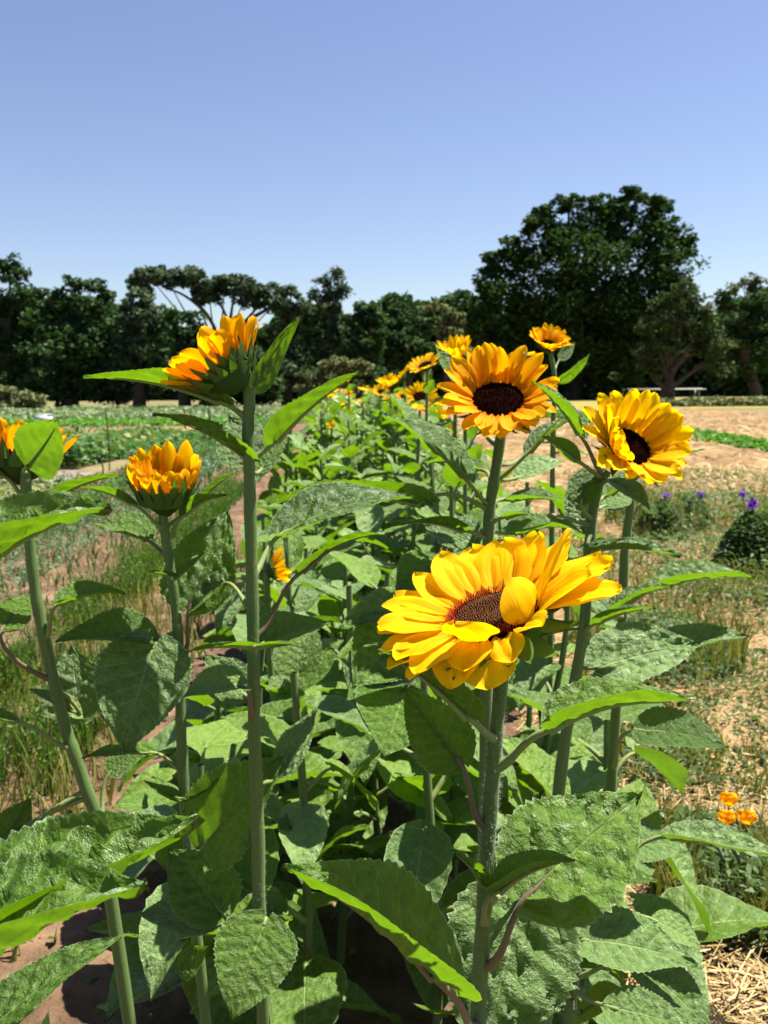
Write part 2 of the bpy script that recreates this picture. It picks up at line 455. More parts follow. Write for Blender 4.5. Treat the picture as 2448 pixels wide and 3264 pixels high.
def blade_grid(wr=.62, fold=25, fold2=None, droop=20, lobe=.12, quilt=.02, serr=.03, wave=.02, curl=0, curl2=None, twist=0, seed=0, nr=33, nc=13, bend=None):
    rng = np.random.default_rng(seed + 11)
    t = np.linspace(0, 1, nr)
    th = np.radians(droop) * (1 - 2 * t)
    if bend is not None:                       # extra bend of the outer part (degrees), from t0
        th = th - np.radians(bend[1]) * np.clip((t - bend[0]) / max(1e-3, 1 - bend[0]), 0, 1)
    cy = np.concatenate([[0], np.cumsum(np.cos((th[1:] + th[:-1]) / 2))]) / (nr - 1)
    cz = np.concatenate([[0], np.cumsum(np.sin((th[1:] + th[:-1]) / 2))]) / (nr - 1)
    w = np.interp(t, LEAF_T, LEAF_W) * wr * 0.5
    sv = np.linspace(-1, 1, nc)
    V = np.zeros((nr, nc, 3)); UV = np.zeros((nr, nc, 2))
    ph = rng.random(6) * 6.28
    nv = 8.0
    vamp = rng.uniform(.1, 1.15, 48)
    f2 = fold if fold2 is None else fold2
    c2 = curl if curl2 is None else curl2
    for j, s in enumerate(sv):
        a = abs(s)
        fo, cu = (fold, curl) if s < 0 else (f2, c2)
        k = np.linspace(0, a, 9)
        ang = np.radians(fo * np.minimum(1, .35 + 1.3 * k) + cu * k ** 2)
        lx = np.trapezoid(np.cos(ang), k) if hasattr(np, 'trapezoid') else np.trapz(np.cos(ang), k)
        lz = np.trapezoid(np.sin(ang), k) if hasattr(np, 'trapezoid') else np.trapz(np.sin(ang), k)
        edge = 1.0
        ww = w.copy()
        if a > 0.99:
            z = 1 + np.where(np.arange(nr) % 2 == 0, serr, -serr) * rng.uniform(.1, 1.5, nr)
            ww = ww * z * (1 + .025 * np.sin(11 * t + ph[5] * (2 if s > 0 else 1)))
        x = math.copysign(1, s) * ww * lx if s != 0 else np.zeros(nr)
        off = ww * lz
        pv = nv * (t - .2 * a ** .85)
        amp = vamp[(np.floor(pv).astype(int) + 4) % 24 + (0 if s < 0 else 24)]
        puff = np.abs(np.sin(np.pi * pv)) * amp * (.7 + .5 * math.sin(9 * a + ph[3]))
        env = min(1, a * 3.5) * (1 - a ** 6)
        off = off + quilt * (puff - .55) * env * (w / (wr * .5)) ** .7
        off = off + quilt * 1.3 * env * (np.sin(17 * t + 5 * s + ph[0]) * np.sin(9 * s + 7 * t + ph[1]) + .7 * np.sin(29 * t - 8 * s + ph[4]) * np.sin(15 * s + 4 * t + ph[2]))
        off = off + wave * a ** 2 * np.sin(9 * t + ph[2] + (0 if s < 0 else 2.3)) * (1 - t * .5)
        y0 = -lobe * a ** 1.5 * np.exp(-t * 7) + .06 * a * t * (1 - t)
        tw = math.radians(twist) * t
        xx = x * np.cos(tw) - off * np.sin(tw)
        zz = x * np.sin(tw) + off * np.cos(tw)
        V[:, j, 0] = xx
        V[:, j, 1] = cy + y0 - np.sin(th) * zz
        V[:, j, 2] = cz + np.cos(th) * zz
        UV[:, j, 0] = (s + 1) / 2
        UV[:, j, 1] = t
    # put the tip on (0, 1, 0)
    ty, tz = cy[-1], cz[-1]
    Ln = math.hypot(ty, tz); c, s_ = ty / Ln, tz / Ln
    y, z = V[..., 1].copy(), V[..., 2].copy()
    V[..., 1] = (y * c + z * s_) / Ln; V[..., 2] = (-y * s_ + z * c) / Ln; V[..., 0] /= Ln
    return V.reshape(-1, 3), gfaces(nr, nc), UV.reshape(-1, 2)

PET_T = np.array([0, .1, .22, .38, .52, .66, .8, .9, .96, 1.0])
PET_W = np.array([.38, .56, .79, .96, 1.0, .96, .79, .55, .34, .06])
BRA_W = np.array([.85, .98, 1.0, .86, .68, .48, .27, .12, .05, .01])

def petal_grid(R0, z0, L, W, e0, e1, prof='p', pleat=.05, channel=.12, twist=0, side=0, nr=12, nc=7, seed=0, notch=0):
    """in the radial frame: x outward, z along the head's axis; e0 -> e1 = elevation along the petal in degrees"""
    rng = np.random.default_rng(seed + 5)
    t = np.linspace(0, 1, nr)
    th = np.radians(e0 + (e1 - e0) * t ** 1.2)
    dx = np.cos(th); dz = np.sin(th)
    cx = R0 + L * np.concatenate([[0], np.cumsum((dx[1:] + dx[:-1]) / 2)]) / (nr - 1)
    cz = z0 + L * np.concatenate([[0], np.cumsum((dz[1:] + dz[:-1]) / 2)]) / (nr - 1)
    cyy = L * side * t ** 2
    w = np.interp(t, PET_T, PET_W if prof == 'p' else BRA_W) * W * .5
    sv = np.linspace(-1, 1, nc)
    V = np.zeros((nr, nc, 3)); UV = np.zeros((nr, nc, 2))
    p0 = rng.random(3) * 6.28
    for j, s in enumerate(sv):
        off = channel * W * s * s + pleat * W * np.cos(3 * math.pi * s) * np.sin(math.pi * np.minimum(1, t * 1.1)) + .05 * W * np.sin(7 * t + p0[0] + 2.5 * s) * abs(s) * t + .02 * W * np.sin(15 * t + p0[1]) * s * s * t
        tw = math.radians(twist) * t
        lat = s * w * np.cos(tw) - off * np.sin(tw)
        nn = s * w * np.sin(tw) + off * np.cos(tw)
        V[:, j, 0] = cx - np.sin(th) * nn
        V[:, j, 1] = lat + cyy
        V[:, j, 2] = cz + np.cos(th) * nn
        UV[:, j, 0] = (s + 1) / 2; UV[:, j, 1] = t
    return V.reshape(-1, 3), gfaces(nr, nc), UV.reshape(-1, 2)

def lathe(profile, sides=20, jitter=0, seed=0):
    rng = np.random.default_rng(seed)
    V = []
    for r, z in profile:
        for j in range(sides):
            a = 2 * math.pi * j / sides
            rr = r * (1 + jitter * rng.normal())
            V.append((rr * math.cos(a), rr * math.sin(a), z))
    return np.array(V), gfaces(len(profile), sides, True), None

WM = {}          # world matrices kept by hand (no depsgraph update needed)

def put(o, parent, world):
    WM[o.name] = world
    o.parent = parent
    o.matrix_local = WM[parent.name].inverted() @ world

class Plant:
    def __init__(s, name, label, stem, Y, rad, cat='sunflower', group=None, lean=0.0, mat='stem', top=None):
        """stem: list of (zoomkey, (x, y)) from the top down; the stem goes on to the ground below the last one"""
        Ys = Y if isinstance(Y, (list, tuple)) else [Y] * len(stem)
        pts = [atz(z, p, y) for (z, p), y in zip(stem, Ys)]
        s.Y = Ys[0]
        last = pts[-1]
        d = (pts[-1] - pts[-2]).normalized() if len(pts) > 1 else Vector((0, 0, -1))
        if last.z > .05:
            k = last.z
            pts.append(Vector((last.x + d.x * k * .35, last.y + d.y * k * .35, -0.01)))
        s.path = smooth_path(pts, 7)
        s.base = Vector((pts[-1].x, pts[-1].y, 0))
        s.o = empty(name, s.base)
        WM[s.o.name] = Matrix.Translation(s.base)
        tag(s.o, label, cat, group)
        n = len(s.path)
        rr = [rad * (.80 + .34 * i / n) * (1 + .05 * math.sin(i * .9)) for i in range(n)]
        s.rad = rad
        m = Mesh().add(*tube([p - s.base for p in s.path], rr, 14, .03))
        st = link('stem', m.mesh('stem', M[mat]), s.o)
        WM[st.name] = WM[s.o.name]
        s.stem = st
        s.k = 0
        s.lowtilt = False

    def near(s, z):
        return min(s.path, key=lambda p: abs(p.z - z))

    def leaf(s, z, S, B, T, wr=.62, n=(0, 1, .25), fold=28, droop=18, dyb=0.0, dyt=0.0, curl=0, quilt=.016, mat='leaf', red=False,
             fold2=None, curl2=None, wave=.02, lobe=.12, pr=None, bend=None, twist=0, sag=0.0, ds=0.0, label=None):
        s.k += 1
        if nat(z, B)[1] > 1650 and n[2] >= 0 and s.lowtilt:
            n = (n[0], n[1], n[2] + .28); wr = wr * 1.12
        Bp = atz(z, B, s.Y + dyb); Tp = atz(z, T, s.Y + dyt)
        ax = Tp - Bp; Ln = ax.length; ax.normalize()
        N = camvec(n); N = (N - ax * N.dot(ax)).normalized()
        X = ax.cross(N)
        k_ = ax.dot(CR)
        if abs(k_) > .55 and n[1] > .69 and n[2] > -.05:      # the half nearer the viewer stands up more steeply
            if k_ > 0: fold2 = (fold if fold2 is None else fold2) + 16
            else: fold2 = fold if fold2 is None else fold2; fold = fold + 16
        mw = Matrix(((X.x * Ln, ax.x * Ln, N.x * Ln, Bp.x), (X.y * Ln, ax.y * Ln, N.y * Ln, Bp.y), (X.z * Ln, ax.z * Ln, N.z * Ln, Bp.z), (0, 0, 0, 1)))
        v, f, uv = blade_grid(wr, fold, fold2, droop, lobe, quilt, .036, wave, curl, curl2, twist, seed=hash_seed(s.o.name, s.k), nr=45, nc=17, bend=bend)
        me = np_mesh('leaf', v, f, M[mat], uv)
        o = link('leaf', me)
        put(o, s.o, mw)
        if label: o['label'] = label
        if S is not None:
            Sp = atz(z, S, s.Y + ds) if not isinstance(S, Vector) else S
        else:
            Sp = s.near(Bp.z - .25 * abs((Bp - s.near(Bp.z)).length))
        # start inside the stem
        gap = (Bp - Sp).length
        if not isinstance(S, Vector):
            Sp = s.near(Sp.z).copy()
            gap = (Bp - Sp).length
        h = (Bp - Sp); h.z = 0
        c1 = Sp + (h.normalized() * .5 + Vector((0, 0, .22 if Bp.z > Sp.z + .01 else .0))) * gap * .6 if h.length > 1e-6 else Sp
        c2 = Bp - ax * gap * .35 + Vector((0, 0, sag))
        path = bezier(Sp, c1, c2, Bp + ax * Ln * .03, 12)
        r = pr if pr else max(.0016, s.rad * .42)
        m = Mesh().add(*tube(path, [r * (.9 if i == 0 else 1.35 - .55 * min(1, i / 6)) for i in range(13)], 8))
        # the petiole runs on as a raised midrib under the blade
        rows = 45
        mid = v.reshape(rows, 17, 3)[:, 8, :]
        mp = [mw @ Vector(mid[i]) - N * (.0006 + r * .55 * (1 - i / rows)) for i in range(0, rows - 6, 4)]
        m.add(*tube(mp, [r * .75 * (1 - i / len(mp)) + .0004 for i in range(len(mp))], 6))
        p = link('petiole', m.mesh('petiole', M['petiole_red' if red else 'petiole']))
        put(p, o, Matrix.Identity(4))
        return o

def hash_seed(a, k):
    return (sum(ord(c) * (i + 1) for i, c in enumerate(a)) * 31 + k * 97) % 100003

def head_frame(c, n, roll=0):
    Z = camvec(n)
    X = (CR - Z * CR.dot(Z)).normalized()
    Y = Z.cross(X)
    m = Matrix(((X.x, Y.x, Z.x, c.x), (X.y, Y.y, Z.y, c.y), (X.z, Y.z, Z.z, c.z), (0, 0, 0, 1)))
    return m @ Matrix.Rotation(roll, 4, 'Z')

def build_head(P, c, n, rad, petals, depth=None, pmat='petal', bracts=16, bl=(.5, .8), be=(15, 55), disk='dark', dome=.12, seed=0, bw=.42, stemr=.006, nr=12, nc=7, bz=-.25):
    """petals: list of (phi, L, W, e0, e1, layer, opts) in units of rad for L and W"""
    rng = random.Random(seed)
    H = head_frame(c, n)
    depth = depth or rad * .55
    v, f, _ = lathe([(.0005, -depth), (stemr * 1.05, -depth), (stemr * 1.5, -depth * .9), (rad * .55, -depth * .72), (rad * .88, -depth * .42), (rad * 1.0, -depth * .1), (rad * .97, 0), (rad * .8, .0), (.0005, .0)], 28, .012, seed)
    hd = link('flower_head', Mesh().add(v, f).mesh('flower_head', M['bract']))
    put(hd, P.o, H)
    # disk
    rr = np.linspace(1, 0.01, 9)
    prof = [(rad * r, rad * dome * (1 - r * r) ** 1.0 - (rad * .10 * max(0, 1 - r * 2.2))) for r in rr]
    v, f, _ = lathe([(rad * 1.0, -.002)] + prof, 32, 0, seed)
    dk = link('disk', Mesh().add(v, f).mesh('disk', M['disk_dark']))
    put(dk, hd, H @ Matrix.Translation((0, 0, .0012)))
    fl = Mesh()
    N = {'hero': 900, 'dark': 260, 'small': 90}[disk]
    for i in range(N):
        r = math.sqrt((i + .5) / N); a = i * 2.399963
        zz = rad * dome * (1 - r * r) - rad * .10 * max(0, 1 - r * 2.2)
        s = rad / math.sqrt(N)
        q = r * rad * .985
        if disk == 'hero' and r > .80:
            h = rad * rng.uniform(.10, .17)
            p0 = Vector((q * math.cos(a), q * math.sin(a), zz))
            out = Vector((math.cos(a), math.sin(a), 0)); tg = Vector((-out.y, out.x, 0))
            k = rng.uniform(-.5, .5)
            p1 = p0 + Vector((0, 0, h * .6)) + out * h * rng.uniform(-.1, .25)
            p2 = p1 + Vector((0, 0, h * .45)) + tg * h * k + out * h * .1
            p3 = p2 + tg * h * .25 * (1 if k > 0 else -1) - Vector((0, 0, h * .18))
            fl.add(*tube([p0, p1, p2, p3], [s * .30, s * .24, s * .16, s * .06], 5), mi=1)
        else:
            h = (s * rng.uniform(.9, 1.5)) if disk == 'hero' else s * rng.uniform(1.0, 2.2)
            tilt = Vector((rng.uniform(-.3, .3), rng.uniform(-.3, .3), 1)) * h
            p0 = Vector((q * math.cos(a), q * math.sin(a), zz - s * .3))
            fl.add(*tube([p0, p0 + tilt * .7, p0 + tilt, p0 + tilt * 1.05], [s * .46, s * .44, s * .25, s * .03], 5), mi=0)
    fo = link('florets', fl.mesh('florets', [M['seed'] if disk == 'hero' else M['disk_dark'], M['floret']]))
    put(fo, hd, H @ Matrix.Translation((0, 0, .0012)))
    fo['kind'] = 'stuff'
    for i, p in enumerate(petals):
        phi, Lg, Wd, e0, e1, lay = p[:6]
        op = p[6] if len(p) > 6 else {}
        v, f, uv = petal_grid(rad * (.99 + .015 * lay), -.0008 - .0016 * lay, Lg * rad, Wd * rad, e0, e1, seed=seed * 50 + i, nr=nr, nc=nc, **op)
        o = link('petal', np_mesh('petal', v, f, M[pmat], uv))
        put(o, hd, H @ Matrix.Rotation(R(phi), 4, 'Z'))
    for i in range(bracts):
        lay = i % 2
        phi = 360 * (i + rng.uniform(-.2, .2)) / bracts
        Lg = rad * rng.uniform(*bl)
        v, f, uv = petal_grid(rad * (1.0 - .08 * lay), depth * (bz - .30 * lay), Lg, rad * bw * rng.uniform(.85, 1.15), rng.uniform(*be), be[1] + rng.uniform(-25, 15), 'b', .04, .10, seed=seed + i * 3, side=rng.uniform(-.15, .15), nr=8, nc=5)
        o = link('bract', np_mesh('bract', v, f, M['bract'], uv * [0, 0] + [rng.random(), .5]))
        put(o, hd, H @ Matrix.Rotation(R(phi), 4, 'Z'))
    return hd, H

def ring_petals(n, Lr, Wr, e0, e1, seed, layers=2, skip=()):
    rng = random.Random(seed)
    out = []
    for lay in range(layers):
        for i in range(n):
            phi = 360 * (i + .5 * lay + rng.uniform(-.22, .22)) / n
            out.append((phi, rng.uniform(*Lr) * (1 if lay else .94), rng.uniform(*Wr), e0 + rng.uniform(-9, 9) - 10 * lay, e1 + rng.uniform(-16, 16) - 10 * lay, lay,
                        {'twist': rng.uniform(-22, 22), 'side': rng.uniform(-.14, .14), 'pleat': rng.uniform(.03, .065)}))
    return out

def stem_hairs(P, n, ln, z0, z1, seed=0):
    rng = np.random.default_rng(seed)
    path = [p for p in P.path]
    pts = []
    V = []; UV = []
    for i in range(n):
        z = rng.uniform(z0, z1)
        j = min(range(len(path) - 1), key=lambda k: abs((path[k].z + path[k + 1].z) / 2 - z))
        a, b = path[j], path[j + 1]
        t = rng.random()
        c = a.lerp(b, t); ax = (b - a).normalized()
        o1 = ax.orthogonal().normalized(); o2 = ax.cross(o1)
        th = rng.uniform(0, 6.283)
        d = o1 * math.cos(th) + o2 * math.sin(th)
        rr = P.rad * (.80 + .34 * j / len(path))
        p0 = c + d * rr * .97
        l = ln * rng.uniform(.5, 1.25)
        p1 = p0 + d * l + ax * l * rng.uniform(-.5, .35) + ax.cross(d) * l * rng.uniform(-.35, .35)
        w = ax.cross(d) * .00007
        V += [p0 - w - P.base, p0 + w - P.base, p1 + w * .4 - P.base, p1 - w * .4 - P.base]
        UV += [(rng.random(), .5)] * 4
    F = np.arange(len(V), dtype=np.int32).reshape(-1, 4)
    o = link('stem_hairs', np_mesh('stem_hairs', np.array(V), F, M['hair'], np.array(UV)))
    put(o, P.o, WM[P.o.name])
    o['kind'] = 'stuff'
    return o

# ------------------------------------------------------------------ the ground
def sheet(name, quad, z, mat, kind='structure', nx=2, ny=2, label=None):
    (x0, y0), (x1, y1), (x2, y2), (x3, y3) = quad
    V = []
    for j in range(ny):
        for i in range(nx):
            u, v = i / (nx - 1), j / (ny - 1)
            x = (x0 * (1 - u) + x1 * u) * (1 - v) + (x3 * (1 - u) + x2 * u) * v
            y = (y0 * (1 - u) + y1 * u) * (1 - v) + (y3 * (1 - u) + y2 * u) * v
            V.append((x, y, z))
    o = link(name, np_mesh(name, V, gfaces(ny, nx), mat, smooth=False))
    tag(o, label, None, None, kind)
    return o

SL = -0.033                      # the rows run slightly to the left of the camera axis
def rowx(off, y): return off + SL * (y - 1)

big = sheet('ground', [(-900, -20), (900, -20), (900, 1500), (-900, 1500)], -0.012, M['field'])
# the bed and path under the flowers, with lumps and furrows
def lumpy(name, x0, x1, y0, y1, nx, ny, z0, amp, mat, seed, freq=6):
    rng = np.random.default_rng(seed)
    v = np.linspace(0, 1, ny) ** 1.7
    X = np.linspace(x0, x1, nx); Yv = y0 + (y1 - y0) * v
    gx, gy = np.meshgrid(X, Yv)
    z = np.zeros_like(gx)
    for o_ in range(5):
        f = freq * 1.9 ** o_; a = amp * .55 ** o_
        for _ in range(3):
            th = rng.uniform(0, 6.28); p = rng.uniform(0, 6.28, 2)
            z += a / 3 * np.sin(f * (gx * math.cos(th) + gy * math.sin(th)) + p[0]) * np.cos(f * .8 * (gx * math.sin(th) - gy * math.cos(th)) + p[1])
    z += amp * .5 * rng.random(gx.shape)
    edge = np.minimum(np.minimum(gx - x0, x1 - gx) / .25, 1) * np.minimum(np.minimum(gy - y0, y1 - gy) / .25, 1)
    z = z0 + z * np.clip(edge, 0, 1)
    sx = gx + SL * (gy - 1)
    V = np.stack([sx, gy, z], -1).reshape(-1, 3)
    o = link(name, np_mesh(name, V, gfaces(ny, nx), mat))
    tag(o, kind='structure')
    return o
lumpy('soil_bed', -3.4, .75, .2, 46, 150, 260, .006, .022, M['soil'], 3)
lumpy('straw_field', .76, 16, .3, 42, 170, 300, .01, .05, M['straw_ground'], 4, 3.2)
sheet('far_dry_grass', [(3, 42.2), (60, 42.2), (75, 78), (0, 78)], 0.004, M['dry_grass'], nx=2, ny=2)
sheet('tan_plot', [(-40, 20.5), (-3.8, 22.5), (-4.5, 26.5), (-40, 24.5)], 0.004, M['straw_ground'])

def scatter_leaves(cent, size, aspect, up=.5, seed=0, tint=None, droop=0):
    """diamond leaves: N centres -> verts, quads, uv"""
    rng = np.random.default_rng(seed)
    n = len(cent)
    nm = rng.normal(size=(n, 3)); nm[:, 2] = np.abs(nm[:, 2]) + up * 2
    nm /= np.linalg.norm(nm, axis=1)[:, None]
    r = rng.normal(size=(n, 3))
    u = np.cross(nm, r); u /= np.linalg.norm(u, axis=1)[:, None] + 1e-9
    v = np.cross(nm, u)
    s = (np.asarray(size) * rng.uniform(.65, 1.35, n))[:, None]
    a = u * s * .5; b = v * s * .5 * aspect
    V = np.stack([cent - a, cent - b * .9 + nm * s * .08, cent + a, cent + b * .9 + nm * s * .08], 1).reshape(-1, 3)
    t = rng.random(n) if tint is None else tint
    UV = np.repeat(np.stack([t, np.full(n, .5)], 1), 4, 0)
    return V, np.arange(4 * n, dtype=np.int32).reshape(-1, 4), UV

def blades(pos, h, w, lean, seed=0):
    rng = np.random.default_rng(seed)
    n = len(pos)
    a = rng.uniform(0, 6.283, n)
    side = np.stack([np.cos(a), np.sin(a), np.zeros(n)], 1) * (np.asarray(w) * rng.uniform(.6, 1.4, n))[:, None] * .5
    b = rng.uniform(0, 6.283, n)
    ld = np.stack([np.cos(b), np.sin(b), np.zeros(n)], 1) * (np.asarray(h) * lean * rng.uniform(.2, 1, n))[:, None]
    hh = np.zeros((n, 3)); hh[:, 2] = np.asarray(h) * rng.uniform(.55, 1.15, n)
    m = pos + hh * .6 + ld * .35
    t = pos + hh + ld
    V = np.stack([pos - side, pos + side, m + side * .8, m - side * .8, t + side * .12, t - side * .12], 1).reshape(-1, 3)
    k = np.arange(n, dtype=np.int32)[:, None] * 6
    F = np.concatenate([k + np.array([[0, 1, 2, 3]]), k + np.array([[3, 2, 4, 5]])], 0)
    tt = rng.random(n)
    UV = np.repeat(np.stack([tt, np.full(n, .5)], 1), 6, 0)
    return V, F, UV

def stuff(name, label, cat, parts, mats):
    m = Mesh()
    for (v, f, uv), mi in parts: m.add(v, f, uv, mi)
    o = link(name, m.mesh(name, mats, smooth=False))
    return tag(o, label, cat, None, 'stuff')

def strip_pos(n, off0, off1, y0, y1, seed, power=1.0, clump=0):
    rng = np.random.default_rng(seed)
    y = y0 + (y1 - y0) * rng.random(n) ** power
    x = rng.uniform(off0, off1, n) + SL * (y - 1)
    if clump:
        x = x + .06 * np.sin(y * clump)
    return np.stack([x, y, np.zeros(n)], 1)

# tall feathery grass left of the flowers
g = strip_pos(26000, -1.5, -.80, 1.3, 10, 21, 1.6)
g = g[((g[:, 1] < 3.4) | (g[:, 0] - SL * (g[:, 1] - 1) < -1.2)) & (g[:, 0] - SL * (g[:, 1] - 1) < -.86)]
g = g[(np.sin(g[:, 0] * 9 + 1.3 * np.sin(g[:, 1] * 3)) * np.sin(g[:, 1] * 5.3 + g[:, 0] * 4) + .55 * np.random.default_rng(5).normal(size=len(g))) > -.05]
g2 = strip_pos(7000, -1.4, -.72, 1.3, 6, 22, 1.4)
stuff('grass_strip', 'short feathery green grass strip left of the sunflower row', 'grass',
      [(blades(g, .17, .006, .5, 1), 0), (blades(g2[:2500], .14, .007, .6, 2), 1),
       (scatter_leaves(np.column_stack([g[:6000, 0], g[:6000, 1], RNG.uniform(.04, .24, 6000)]), .022, .45, .2, 3), 0)], [M['grass'], M['weed_yellow']])
# sparse weeds on the near soil path
w1 = np.concatenate([strip_pos(700, -.9, -.25, 1.1, 12, 23, 1.5), strip_pos(6000, -3.3, -1.5, 3, 20, 24, 1.3)])
stuff('path_weeds', 'sparse small weeds on the brown soil path', 'weeds',
      [(blades(w1, .06 * np.clip(w1[:, 1] / 3, .8, 2), .006 * np.clip(w1[:, 1] / 3, .8, 3), .8, 4), 0), (scatter_leaves(w1[:700] + [0, 0, .02], .03, .5, .5, 5), 0)], [M['weed']])
# vegetable rows running to the trees
def crop(name, label, off0, off1, y0, y1, n, h, size, mat, seed, mat2=None):
    p = strip_pos(n, off0, off1, y0, y1, seed, 1.25)
    rng = np.random.default_rng(seed)
    mid = (off0 + off1) / 2; half = (off1 - off0) / 2
    rel = np.clip(1 - np.abs((p[:, 0] - SL * (p[:, 1] - 1)) - mid) / half, 0, 1) ** .5
    lump = .75 + .25 * np.sin(p[:, 1] * 7.0) * np.sin(p[:, 0] * 9)
    p[:, 2] = .01 + h * rel * lump * rng.random(n) ** .6
    parts = [(scatter_leaves(p, size * np.clip(p[:, 1] / 9, .7, 2.2), .55, .5, seed), 0)]
    mats = [mat]
    if mat2:
        q = p[rng.random(n) < .12].copy(); q[:, 2] += h * .25
        parts.append((scatter_leaves(q, size * .8, .7, .8, seed + 1), 1)); mats.append(mat2)
    return stuff(name, label, 'crop row', parts, mats)
crop('vegetable_row', 'bluish green low vegetable row beside the feathery grass', -2.5, -1.95, 2.5, 42, 20000, .2, .045, M['crop_blue'], 31)
crop('vegetable_row', 'narrow green seedling row nearest the sunflowers, running to the trees', -1.38, -1.2, 5, 44, 7000, .12, .04, M['crop_blue'], 32)
crop('vegetable_row', 'dark green vegetable row left of the bluish one', -3.0, -2.6, 3, 42, 11000, .2, .05, M['crop'], 33)
# plots that lie crosswise further left
def plot(name, label, quad, n, h, size, mat, seed, mat2=None, frac=.1, s2=1.0):
    rng = np.random.default_rng(seed)
    u, v = rng.random(n), rng.random(n)
    Q = np.array(quad, float)
    p = ((Q[0] * (1 - u)[:, None] + Q[1] * u[:, None]) * (1 - v)[:, None] + (Q[3] * (1 - u)[:, None] + Q[2] * u[:, None]) * v[:, None])
    lump = .6 + .4 * np.sin(p[:, 0] * 1.9 + seed) * np.sin(p[:, 1] * 2.3)
    z = .01 + h * lump * rng.random(n) ** .55
    c = np.column_stack([p, z])
    parts = [(scatter_leaves(c, size, .55, .6, seed), 0)]; mats = [mat]
    if mat2:
        q = c[rng.random(n) < frac].copy(); q[:, 2] += h * .2
        parts.append((scatter_leaves(q, size * s2, .8, 1, seed + 1), 1)); mats.append(mat2)
    return stuff(name, label, 'crop', parts, mats)
plot('crop_plot', 'pale green crop plot below the dark tree line', [(-34, 28.5), (-2.4, 31), (-3, 47), (-40, 45)], 26000, .30, .24, M['crop_pale'], 41)
plot('crop_plot', 'bright green grassy band in front of the pale crop plot', [(-34, 25), (-2.6, 27.5), (-2.4, 30.5), (-34, 28)], 9000, .2, .2, M['crop_bright'], 42)
plot('flower_plot', 'mixed green plot with small white and yellow flowers behind the stakes', [(-16, 13.2), (-3.6, 14.6), (-3.8, 21.5), (-20, 20)], 24000, .30, .13, M['crop'], 43, M['weed_yellow'], .05)
plot('flower_plot', 'dark green bushy crop beside the flower plot', [(-9, 12.2), (-4.4, 12.8), (-4.3, 15), (-9.5, 14.4)], 9000, .38, .12, M['crop'], 44, M['weed_yellow'], .03, .7)
plot('crop_plot', 'thin pale weeds on the dry soil left of the rows', [(-12, 6.5), (-3.2, 7.0), (-3.5, 11.0), (-12, 10.5)], 9000, .16, .07, M['crop_pale'], 45, M['weed_yellow'], .2)
v = lumpy('soil_mound', -8.2, -3.5, 10.9, 12.0, 60, 16, .03, .10, M['mound'], 9, 5)
# straw mulch and weeds on the right
def straw_pos(n, x0, x1, y0, y1, seed, power=2.0):
    rng = np.random.default_rng(seed)
    y = y0 + (y1 - y0) * rng.random(n) ** power
    x = x0 + (x1 - x0) * rng.random(n) * np.clip(.35 + y / 6, 0, 1)
    return np.column_stack([x, y, np.full(n, .02)])
def straws(p, ln, w, seed):
    rng = np.random.default_rng(seed); n = len(p)
    a = rng.normal(0, .9, n)
    d = np.stack([np.cos(a), np.sin(a), rng.normal(0, .18, n)], 1) * (ln * rng.uniform(.3, 1.3, n))[:, None] * .5
    s = np.stack([-np.sin(a), np.cos(a), rng.normal(0, .3, n)], 1) * (w * rng.uniform(.6, 1.5, n))[:, None] * .5
    c = p + np.stack([np.zeros(n), np.zeros(n), np.abs(rng.normal(0, .012, n)) + np.abs(d[:, 2])], 1)
    V = np.stack([c - d - s, c + d - s, c + d + s, c - d + s], 1).reshape(-1, 3)
    return V, np.arange(4 * n, dtype=np.int32).reshape(-1, 4), np.repeat(np.stack([rng.random(n), np.full(n, .5)], 1), 4, 0)
sp = np.concatenate([straw_pos(62000, .45, 5.5, 1.2, 12, 51), straw_pos(9000, 1.5, 14, 6, 30, 53, 1.4)])
stuff('straw_mulch', 'loose golden straw mulch scattered right of the sunflowers', 'straw', [(straws(sp, .12 * np.clip(sp[:, 1] / 7, .8, 2.5), .0032 * np.clip(sp[:, 1] / 4, .8, 5), 52), 0)], [M['straw']])
def clods(n, x0, x1, y0, y1, smin, smax, seed, power=1.6):
    rng = np.random.default_rng(seed)
    y = y0 + (y1 - y0) * rng.random(n) ** power
    x = rng.uniform(x0, x1, n) + SL * (y - 1)
    sz = rng.uniform(smin, smax, n) * np.clip(y / 5, .6, 2.2) * rng.random(n) ** .7
    base = np.array([(-1, -1, 0), (1, -1, 0), (1, 1, 0), (-1, 1, 0), (-.6, -.6, .8), (.6, -.6, .8), (.6, .6, .8), (-.6, .6, .8)])
    a = rng.uniform(0, 6.28, n); ca, sa = np.cos(a), np.sin(a)
    b = base[None] * (1 + rng.normal(0, .28, (n, 8, 3))) * sz[:, None, None] * np.array([1, .8, .6])
    V = np.stack([b[..., 0] * ca[:, None] - b[..., 1] * sa[:, None] + x[:, None], b[..., 0] * sa[:, None] + b[..., 1] * ca[:, None] + y[:, None], b[..., 2] + .006], -1).reshape(-1, 3)
    F = (np.arange(n, dtype=np.int32)[:, None, None] * 8 + np.array([[4, 5, 6, 7], [0, 1, 5, 4], [1, 2, 6, 5], [2, 3, 7, 6], [3, 0, 4, 7]])[None]).reshape(-1, 4)
    return V, F, None
stuff('soil_clods', 'brown soil clods strewn over the straw field at right', 'clods', [(clods(5000, .9, 15, 2.5, 36, .012, .04, 71), 0)], [M['clod']])
stuff('soil_clods', 'small soil clods on the brown paths left of the flowers', 'clods', [(clods(5000, -3.3, .2, 1.0, 22, .006, .022, 72), 0)], [M['clod']])
